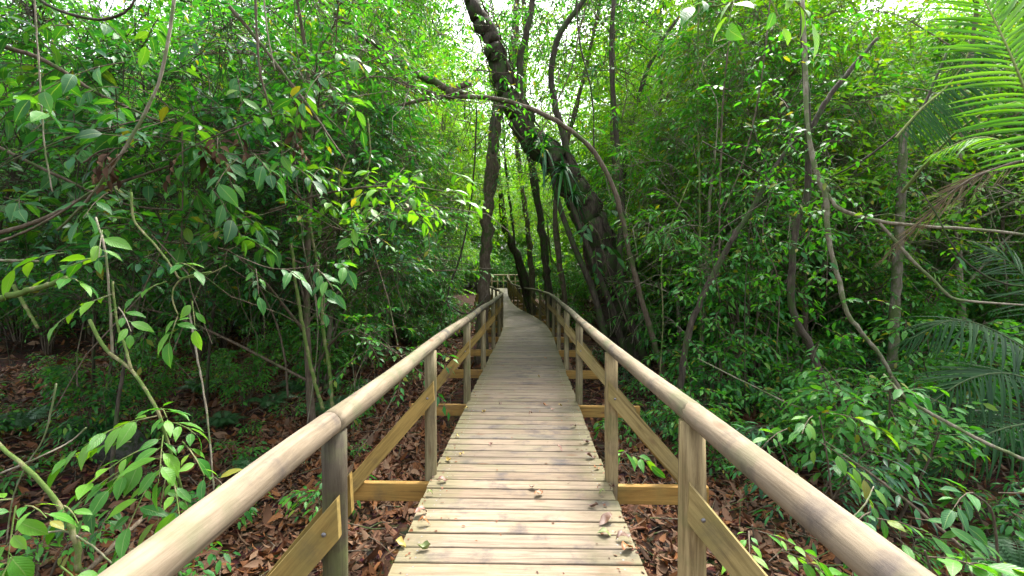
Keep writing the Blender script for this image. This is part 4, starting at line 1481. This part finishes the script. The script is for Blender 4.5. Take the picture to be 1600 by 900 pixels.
near_plant("hanging_vine", "sprig of grey green leaves near the middle left trunk", "vine",
           [([(370, 400, 3.4), (430, 420, 3.4), (500, 415, 3.4)], .004, .003), ([(500, 500, 3.4), (490, 440, 3.4), (495, 410, 3.4)], .004, .003)],
           [(400, 420, 3.35, .3, -.4, -.5, .18, 4, .12), (440, 420, 3.35, .6, -.3, 0, .2, 5, .12), (495, 420, 3.4, .5, -.4, -.2, .25, 8, .12), (505, 440, 3.4, .2, -.4, -.5, .2, 6, .11), (520, 415, 3.4, .5, -.5, .2, .25, 8, .12)], B_TWIG, LM_NEARD)
# overhanging boughs, upper left
UL = [
    ("overhanging_bough", "uppermost left bough with large dark drooping leaves", [([(-60, 60, 3.2), (60, 90, 3.4), (160, 150, 3.6), (250, 190, 3.7)], .02, .008)], 26, (0, 260), (20, 190), 3.3, .17, LM_NEARD),
    ("overhanging_bough", "middle left bough with layered glossy leaves", [([(-60, 380, 3.4), (60, 345, 3.6), (150, 300, 3.8), (300, 250, 4.0), (420, 240, 4.2)], .018, .007)], 30, (0, 430), (190, 330), 3.7, .17, LM_NEARD),
    ("overhanging_bough", "high bough of pale sheen leaves right of the diagonal vine", [([(300, -60, 4.2), (400, 60, 4.2), (470, 150, 4.2), (540, 250, 4.2)], .02, .007)], 32, (290, 560), (60, 260), 4.1, .16, LM_NEARD),
    ("overhanging_bough", "long light green bough reaching right towards the arching tree", [([(420, 330, 4.8), (520, 300, 4.7), (620, 290, 4.6), (700, 300, 4.6)], .014, .005)], 26, (480, 710), (260, 330), 4.6, .15, LM_NEAR),
    ("overhanging_bough", "big leaf bough at left over the dark understorey", [([(-60, 200, 4.0), (80, 270, 4.0), (200, 320, 4.2), (330, 330, 4.3)], .016, .006)], 26, (20, 400), (270, 380), 4.0, .17, LM_NEARD),
]
for nm, lab, stems, ns, xr, yr, zc, lf, meshes in UL:
    cl = []
    lf *= .92
    for i in range(ns):
        cl.append((R.uniform(*xr), R.uniform(*yr), zc + R.uniform(-.5, .6), *R.normal(0, .6, 2), R.normal(-.1, .25), R.uniform(.25, .45), 7, lf * R.uniform(.8, 1.1)))
    near_plant(nm, lab, "bough", stems, cl, B_BROWN, meshes)
G_DEAD = leaf_mat("dead_leaf", [(.035, .02, .013), (.075, .042, .024), (.11, .07, .035)], .8, .12, (1, .9, .6), spec=.1)
LM_DRY = leaf_meshes(G_DEAD, fold=.8)
for lab, pts, cl in (("clump of dead brown leaves caught in the left foliage under the dangling white leaf", [(395, 190, 3.5), (330, 215, 3.5), (270, 245, 3.5)], [(340, 215, 3.4), (310, 225, 3.4), (280, 240, 3.4), (370, 205, 3.5), (330, 230, 3.4)]),
                     ("clump of dead brown leaves snagged on the diagonal liana", [(130, 255, 3.2), (160, 235, 3.2), (210, 230, 3.2)], [(150, 240, 3.15), (180, 232, 3.1), (200, 235, 3.1), (165, 250, 3.15)]),
                     ("dangling dead brown leaves left of the arching tree", [(465, 150, 4), (463, 200, 4), (460, 230, 4)], [(465, 150, 3.9), (462, 195, 3.9), (458, 220, 3.9)])):
    near_plant("dead_leaf_clump", lab, "dead leaves", [(pts, .006, .004)], [(x, y, z, *R.normal(0, .5, 2), -.7, .15, 7, .085) for x, y, z in cl], B_TWIG, LM_DRY)
# bright leaves close to the lens, top right
near_plant("overhanging_bough", "twig of backlit yellow green leaves hanging in at the top", "bough",
           [([(1240, -60, 2.2), (1190, -20, 2.2), (1140, 5, 2.2), (1110, 10, 2.2)], .006, .003)],
           [(1150, -5, 2.15, -.3, -.3, -.5, .15, 4, .14), (1190, -20, 2.2, .2, -.3, -.6, .18, 4, .14), (1230, -10, 2.2, .3, -.3, -.5, .15, 4, .13), (1120, 5, 2.2, -.6, -.3, 0, .15, 3, .13)], B_MOSS, LM_NEAR)
# lower right plants
LR = [
    ("sapling", "bright yellow green seedling at the bottom right corner", [([(1460, 960, 2.0), (1455, 900, 1.95), (1445, 860, 1.95)], .006, .004)],
     [(1430, 885, 1.9, -.6, -.2, .3, .25, 6, .12), (1450, 870, 1.9, .4, -.3, .2, .2, 6, .12), (1490, 880, 1.9, .6, -.2, .2, .25, 7, .12), (1560, 890, 1.95, .5, -.3, .3, .25, 6, .12), (1400, 880, 1.9, -.4, -.4, -.2, .15, 4, .11)], LM_NEAR),
    ("sapling", "glossy oval leaved sapling near the right edge", [([(1560, 880, 2.5), (1550, 800, 2.5), (1520, 770, 2.5)], .007, .004)],
     [(1520, 770, 2.4, -.5, -.3, .2, .3, 7, .12), (1560, 770, 2.4, .5, -.3, .2, .3, 7, .13), (1580, 800, 2.4, .3, -.4, -.2, .25, 6, .12), (1500, 790, 2.4, -.3, -.4, -.4, .25, 6, .11)], LM_NEARD),
    ("sapling", "mid green sapling with drooping tips beside the right handrail", [([(1340, 900, 2.5), (1350, 840, 2.5), (1360, 790, 2.5)], .006, .004)],
     [(1360, 800, 2.45, -.5, -.3, .1, .25, 7, .11), (1370, 810, 2.45, .5, -.3, .1, .3, 7, .11), (1400, 840, 2.4, .3, -.4, -.2, .25, 7, .11), (1340, 840, 2.45, -.4, -.4, -.3, .2, 6, .10), (1430, 810, 2.4, .5, -.3, .1, .25, 6, .11)], LM_NEARD),
    ("sapling", "light green spray of leaves beyond the right handrail", [([(1300, 780, 3.2), (1290, 700, 3.2), (1280, 650, 3.2)], .006, .004)],
     [(1270, 650, 3.1, -.4, -.4, .1, .3, 8, .10), (1290, 645, 3.1, .5, -.4, .1, .3, 8, .10), (1280, 690, 3.1, .4, -.5, -.2, .3, 8, .11), (1230, 670, 3.1, -.6, -.3, .0, .3, 8, .10), (1300, 720, 3.1, .3, -.5, -.3, .3, 8, .11)], LM_NEAR),
    ("sapling", "leafy plant crouching just outside the first right railing post", [([(1190, 900, 2.4), (1180, 850, 2.4), (1175, 820, 2.4)], .006, .004)],
     [(1170, 830, 2.35, -.2, -.4, .1, .25, 8, .09), (1185, 830, 2.35, .5, -.4, .1, .25, 8, .09), (1220, 860, 2.3, .5, -.3, .0, .22, 7, .09), (1150, 870, 2.3, -.3, -.4, -.1, .2, 6, .08), (1260, 880, 2.3, .6, -.3, .0, .2, 6, .09)], LM_NEAR),
    ("sapling", "pale leaved seedling in the gap below the second right brace", [([(985, 745, 3.6), (983, 715, 3.6), (980, 700, 3.6)], .005, .003)],
     [(980, 705, 3.55, -.3, -.4, .2, .12, 4, .13), (985, 710, 3.55, .5, -.4, .1, .15, 5, .13)], LM_NEAR),
]
for nm, lab, stems, cl, meshes in LR:
    near_plant(nm, lab, "sapling", stems, cl, B_TWIG, meshes)

R = np.random.default_rng(109)
# ------------------------------------------------------------------ lianas
LI = [
    ("pale diagonal liana sweeping down from the top left", [(278, -40, 3.1), (272, 0, 3.1), (258, 90, 3.1), (240, 150, 3.1), (205, 215, 3.1), (165, 275, 3.1), (130, 320, 3.2), (90, 360, 3.3)], .011, B_PALE),
    ("curved dark vine looping across the top left corner", [(40, -20, 2.8), (75, 8, 2.8), (120, 25, 2.8), (165, 30, 2.8), (200, 15, 2.8), (220, -20, 2.8)], .009, B_DARK),
    ("thin straight pale vine hanging near the left edge", [(52, -30, 3.0), (58, 60, 3.0), (64, 150, 3.0), (70, 230, 3.0), (82, 300, 3.0)], .005, B_PALE),
    ("rising brown stick leaning in from the left edge", [(-20, 385, 2.9), (40, 362, 2.9), (90, 335, 2.9), (145, 298, 2.9)], .008, B_BROWN),
    ("horizontal dead stick at the left edge", [(-20, 407, 3.0), (20, 407, 3.0), (60, 408, 3.0)], .01, B_PALE),
    ("thin vine dangling alone above the left litter", [(295, 480, 3.6), (305, 540, 3.5), (318, 610, 3.4), (328, 690, 3.3), (334, 765, 3.2)], .007, B_PALE),
    ("straight thin vine in the middle of the left foliage", [(284, 190, 3.8), (286, 280, 3.8), (283, 390, 3.8)], .006, B_BROWN),
    ("double grey vine hanging at the top left of centre", [(398, -30, 3.6), (402, 60, 3.6), (408, 120, 3.6), (425, 180, 3.7)], .010, B_BROWN),
    ("thin grey vine beside the double vine at the top", [(410, -30, 3.6), (418, 50, 3.6), (430, 110, 3.6)], .006, B_PALE),
    ("looping vine low in the left foliage", [(575, 185, 5), (578, 250, 5), (560, 290, 5), (530, 290, 5), (545, 240, 5)], .009, B_MOSS),
    ("dark hanging vine left of the straight rough tree", [(745, 170, 9), (742, 250, 9), (735, 320, 9), (722, 390, 9), (702, 450, 9), (700, 475, 9), (712, 490, 9)], .02, B_DARK),
    ("curling vine reaching the left railing from behind", [(690, 470, 8.5), (725, 490, 8.5), (745, 480, 8.6), (762, 460, 8.8)], .018, B_DARK),
    ("mossy upright stem at left of centre over the dark floor", [(505, 640, 5), (490, 590, 5), (475, 520, 5), (465, 460, 5), (455, 380, 5)], .02, B_MOSS),
    ("second mossy stem leaning beside it at left of centre", [(520, 640, 5.4), (515, 580, 5.4), (505, 510, 5.4), (500, 440, 5.4), (480, 330, 5.4)], .022, B_MOSS),
    ("forked grey stem in the left shade", [(450, 620, 6), (445, 560, 6), (430, 500, 6), (400, 440, 6)], .014, B_BROWN),
    ("slanting pale stick low in the left clearing", [(20, 445, 3.4), (55, 505, 3.4), (58, 512, 3.4)], .012, B_MOSS),
    ("fine grey vine falling past the lower left leaves", [(88, 600, 2.4), (70, 680, 2.4), (40, 730, 2.4), (20, 780, 2.4), (10, 850, 2.4)], .004, B_PALE),
    ("thin crossing twig above the lower left sapling", [(0, 740, 2.3), (60, 715, 2.3), (110, 690, 2.4), (135, 668, 2.4)], .005, B_PALE),
    ("fallen grey stick pointing up from the lower left corner", [(120, 905, 2.2), (150, 880, 2.3), (190, 840, 2.5), (235, 800, 2.7)], .014, B_BROWN),
    ("arched twig springing over the left litter by the handrail", [(60, 835, 2.2), (100, 830, 2.2), (140, 850, 2.2), (175, 880, 2.2)], .005, B_PALE),
    ("long straight vine right of the leaning tree top", [(900, -30, 8), (905, 60, 8), (925, 150, 8), (928, 240, 8)], .015, B_DARK),
    ("fine vine crossing the bright gap", [(925, -20, 7), (905, 50, 7), (895, 100, 7), (870, 160, 7), (840, 215, 7)], .012, B_BROWN),
    ("thin liana hanging across the right fork", [(1205, -20, 5.5), (1190, 120, 5.5), (1165, 240, 5.6), (1130, 330, 5.7)], .009, B_BROWN),
    ("long sagging vine low on the right", [(1090, 560, 5.2), (1170, 600, 5), (1260, 640, 4.6), (1340, 640, 4.2)], .008, B_PALE),
    ("dark slanting vine under the palm", [(1480, 80, 4.6), (1440, 170, 4.6), (1400, 210, 4.7), (1340, 255, 4.8), (1270, 290, 5)], .012, B_DARK),
    ("twisting vine near the right edge at eye level", [(1640, 450, 3.8), (1560, 440, 3.9), (1500, 400, 4), (1460, 330, 4.1), (1440, 300, 4.2)], .008, B_DARK),
]
for lab, pts, r, bk in LI:
    hero_trunk("liana", lab, "vine", pts, [r, r * .95, r * .9, r * .8], bk, 30, 6, .06, group="lianas and loose sticks", part="stem")
# finer hanging vines throughout the thicket
for i in range(46):
    z = R.uniform(4.5, 14)
    px = R.uniform(0, 1600)
    x = (px - 800) * z / F
    if not clear(x, z, 1.5):
        continue
    h1 = 1.5 + R.uniform(.15, .62) * z
    h0 = max(h1 - R.uniform(1.2, 4.5), float(ground_h(x, z)) + .05)
    m = np.array([[x, z, h0, 0], [x + R.normal(0, .12), z, h0 * .6 + h1 * .4, 0], [x + R.normal(0, .2), z, h0 * .3 + h1 * .7, 0], [x + R.normal(0, .35), z, h1, 0]])
    hero_trunk("liana", name_it(["thin hanging liana", "wavy brown liana", "straight grey liana", "slack mossy liana"][i % 4], x, z), "vine", list(m), [.004 + .001 * z / 2] * 3, [B_DARK, B_BROWN, B_PALE, B_MOSS][i % 4], 16, 5, .05, group="lianas in the thicket", part="stem")

# mossy boulder, lower left
import bmesh
bm = bmesh.new()
bmesh.ops.create_icosphere(bm, subdivisions=3, radius=1)
for v in bm.verts:
    c = np.array(v.co)
    k = 1 + .18 * math.sin(c[0] * 3 + 1) * math.cos(c[1] * 2.7) + .10 * math.sin(c[2] * 5 + c[0] * 4) + random.uniform(-.03, .03)
    v.co = Vector((c[0] * .26 * k, c[1] * .22 * k, c[2] * .22 * k))
me = bpy.data.meshes.new("boulder")
bm.to_mesh(me)
bm.free()
me.polygons.foreach_set("use_smooth", [True] * len(me.polygons))
M_ROCK = bark_mat("mossy_stone", [(.02, .02, .016), (.05, .05, .04), (.07, .07, .055)], 16, 1.0, (.02, .035, .01), .5, 1)
me.materials.append(M_ROCK)
bo = link(bpy.data.objects.new("boulder", me))
bx, bz = -4.3, 5.0
bo.location = (bx, bz, float(ground_h(bx, bz)) + .15)
tag(bo, "dark mossy boulder in the litter behind the bright left sapling", "boulder")

R = np.random.default_rng(110)
# ------------------------------------------------------------------ fallen leaves on the boards
M_FALL = {}
for nm, cols in (("orange", [(.42, .17, .04), (.36, .13, .03)]), ("yellow", [(.55, .42, .08), (.5, .34, .06)]), ("brown", [(.22, .10, .05), (.15, .07, .04)]), ("pink", [(.34, .18, .12), (.3, .13, .09)]), ("green", [(.28, .32, .08), (.2, .26, .06)])):
    M_FALL[nm] = leaf_mat("fallen_" + nm, [tuple(v * .62 for v in c) for c in cols], .55, .12, (1, 1, 1))
FL = [
    ("orange", 848, 772, .10, "curled orange leaf in the middle of the boards below the second posts"), ("pink", 826, 763, .10, "faded pinkish leaf touching the curled orange leaf"),
    ("yellow", 733, 640, .10, "orange yellow leaf on the left board edge, a board above a pale yellow one"), ("yellow", 753, 644, .09, "pale yellow leaf on the left, second from the edge"), ("brown", 780, 633, .08, "small ochre leaf in the left middle beyond the yellow leaves"),
    ("orange", 848, 634, .09, "orange leaf right of centre far up the boards"), ("pink", 860, 641, .08, "pinkish leaf just under the far orange leaf"), ("yellow", 878, 636, .09, "long yellowish leaf at the far right edge of the boards"),
    ("brown", 826, 649, .06, "tiny brown leaf at the centre of the far boards"), ("brown", 900, 667, .11, "brown leaf on the right edge near the third post"),
    ("brown", 912, 695, .12, "ragged brown leaf by the right edge between the second and third posts"), ("pink", 879, 706, .09, "small reddish leaf right of centre, standing on edge"),
    ("pink", 770, 697, .07, "small pink leaf left of centre"), ("brown", 930, 717, .12, "curled brown leaf against the foot of the second right post"), ("orange", 937, 733, .07, "orange scrap under the second right post"),
    ("yellow", 718, 684, .06, "pale yellow scrap near the left edge, third row up"), ("yellow", 717, 711, .07, "cream yellow leaf near the foot of the second left post"), ("yellow", 697, 719, .10, "pale broken leaf on the left edge at the second left post"),
    ("pink", 699, 754, .10, "pinkish leaf on the left edge just below the second left post"), ("green", 677, 775, .07, "greenish yellow leaf near the left edge"), ("brown", 953, 765, .06, "dark brown leaf on the right edge below the second right post"),
    ("green", 935, 773, .06, "pale green scrap near the right edge"), ("pink", 668, 801, .12, "tan leaf flat on the left edge in the foreground"), ("orange", 653, 820, .11, "orange tan leaf on the left edge, fourth board from the bottom"),
    ("yellow", 634, 858, .11, "yellow brown leaf at the left edge near the bottom"), ("green", 673, 858, .10, "slender green yellow leaf near the bottom left"), ("brown", 935, 795, .10, "scattered brown leaf near the right edge in the foreground"),
    ("brown", 956, 812, .16, "large brown leaf along the right edge"), ("orange", 972, 866, .14, "big wet orange brown leaf at the bottom right"), ("brown", 962, 845, .12, "narrow dark leaf beside the big wet one"), ("green", 955, 838, .11, "olive dry leaf at the bottom right above the wet leaf"),
    ("orange", 850, 560, .08, "far orange leaf on the grey boards"), ("yellow", 840, 590, .08, "far yellow leaf on the grey boards"),
]
for colr, px, py, sz, lab in FL:
    z = 1.5 * F / (py - 430)
    V, T, UV = leaf_template('hi', R.uniform(.4, .62), R.uniform(.2, .8), R.uniform(-.2, .2))
    V = V * sz * .74
    V[:, 2] += .012 * np.sin(V[:, 0] / sz * 7 + R.uniform(0, 6)) + .006 * R.standard_normal(len(V))
    V[:, 2] -= V[:, 2].min() - .002
    a = R.uniform(-.9, .9) + (math.pi if R.random() < .5 else 0)
    mb = MB()
    mb.add(np.stack([V[:, 0] * math.cos(a) - V[:, 1] * math.sin(a), V[:, 0] * math.sin(a) + V[:, 1] * math.cos(a), V[:, 2]], 1), T)
    o = link(bpy.data.objects.new("fallen_leaf", mb.mesh("fallen_leaf", [M_FALL[colr]])))
    o.location = ((px - 800) * z / F, z, .003)
    tag(o, lab, "leaf", "fallen leaves on the boardwalk")

# crumbs of leaf and bark lying on the boards, thickest along the edges
mb = MB()
n = 420
z = 1.9 + 9 * R.random(n) ** 1.4
e = np.where(R.random(n) < .72, R.choice([-1, 1], n) * (HALF - np.abs(R.normal(0, .10, n))), R.uniform(-HALF, HALF, n))
e = e.clip(-HALF + .01, HALF - .01)
x = path_x(z) + e
M = np.zeros((n, 4, 4))
a = R.uniform(0, 6.28, n)
X = unit(np.stack([np.cos(a), np.sin(a), R.normal(0, .12, n)], 1))
Nn = unit(np.stack([R.normal(0, .25, n), R.normal(0, .25, n), np.ones(n)], 1))
Y = unit(np.cross(Nn, X))
s = R.uniform(.008, .032, n)[:, None]
M[:, :3, 0], M[:, :3, 1], M[:, :3, 2], M[:, 3, 3] = X * s, Y * s * R.uniform(.4, 1.5, (n, 1)), np.cross(X, Y) * s, 1
M[:, :3, 3] = np.stack([x, z, np.full(n, .004)], 1)
bake_leaves(mb, M, leaf_template('mid', .5, .3, .15), 0)
deb = mb.obj("deck_litter", [LITTER])
deb['kind'] = 'stuff'
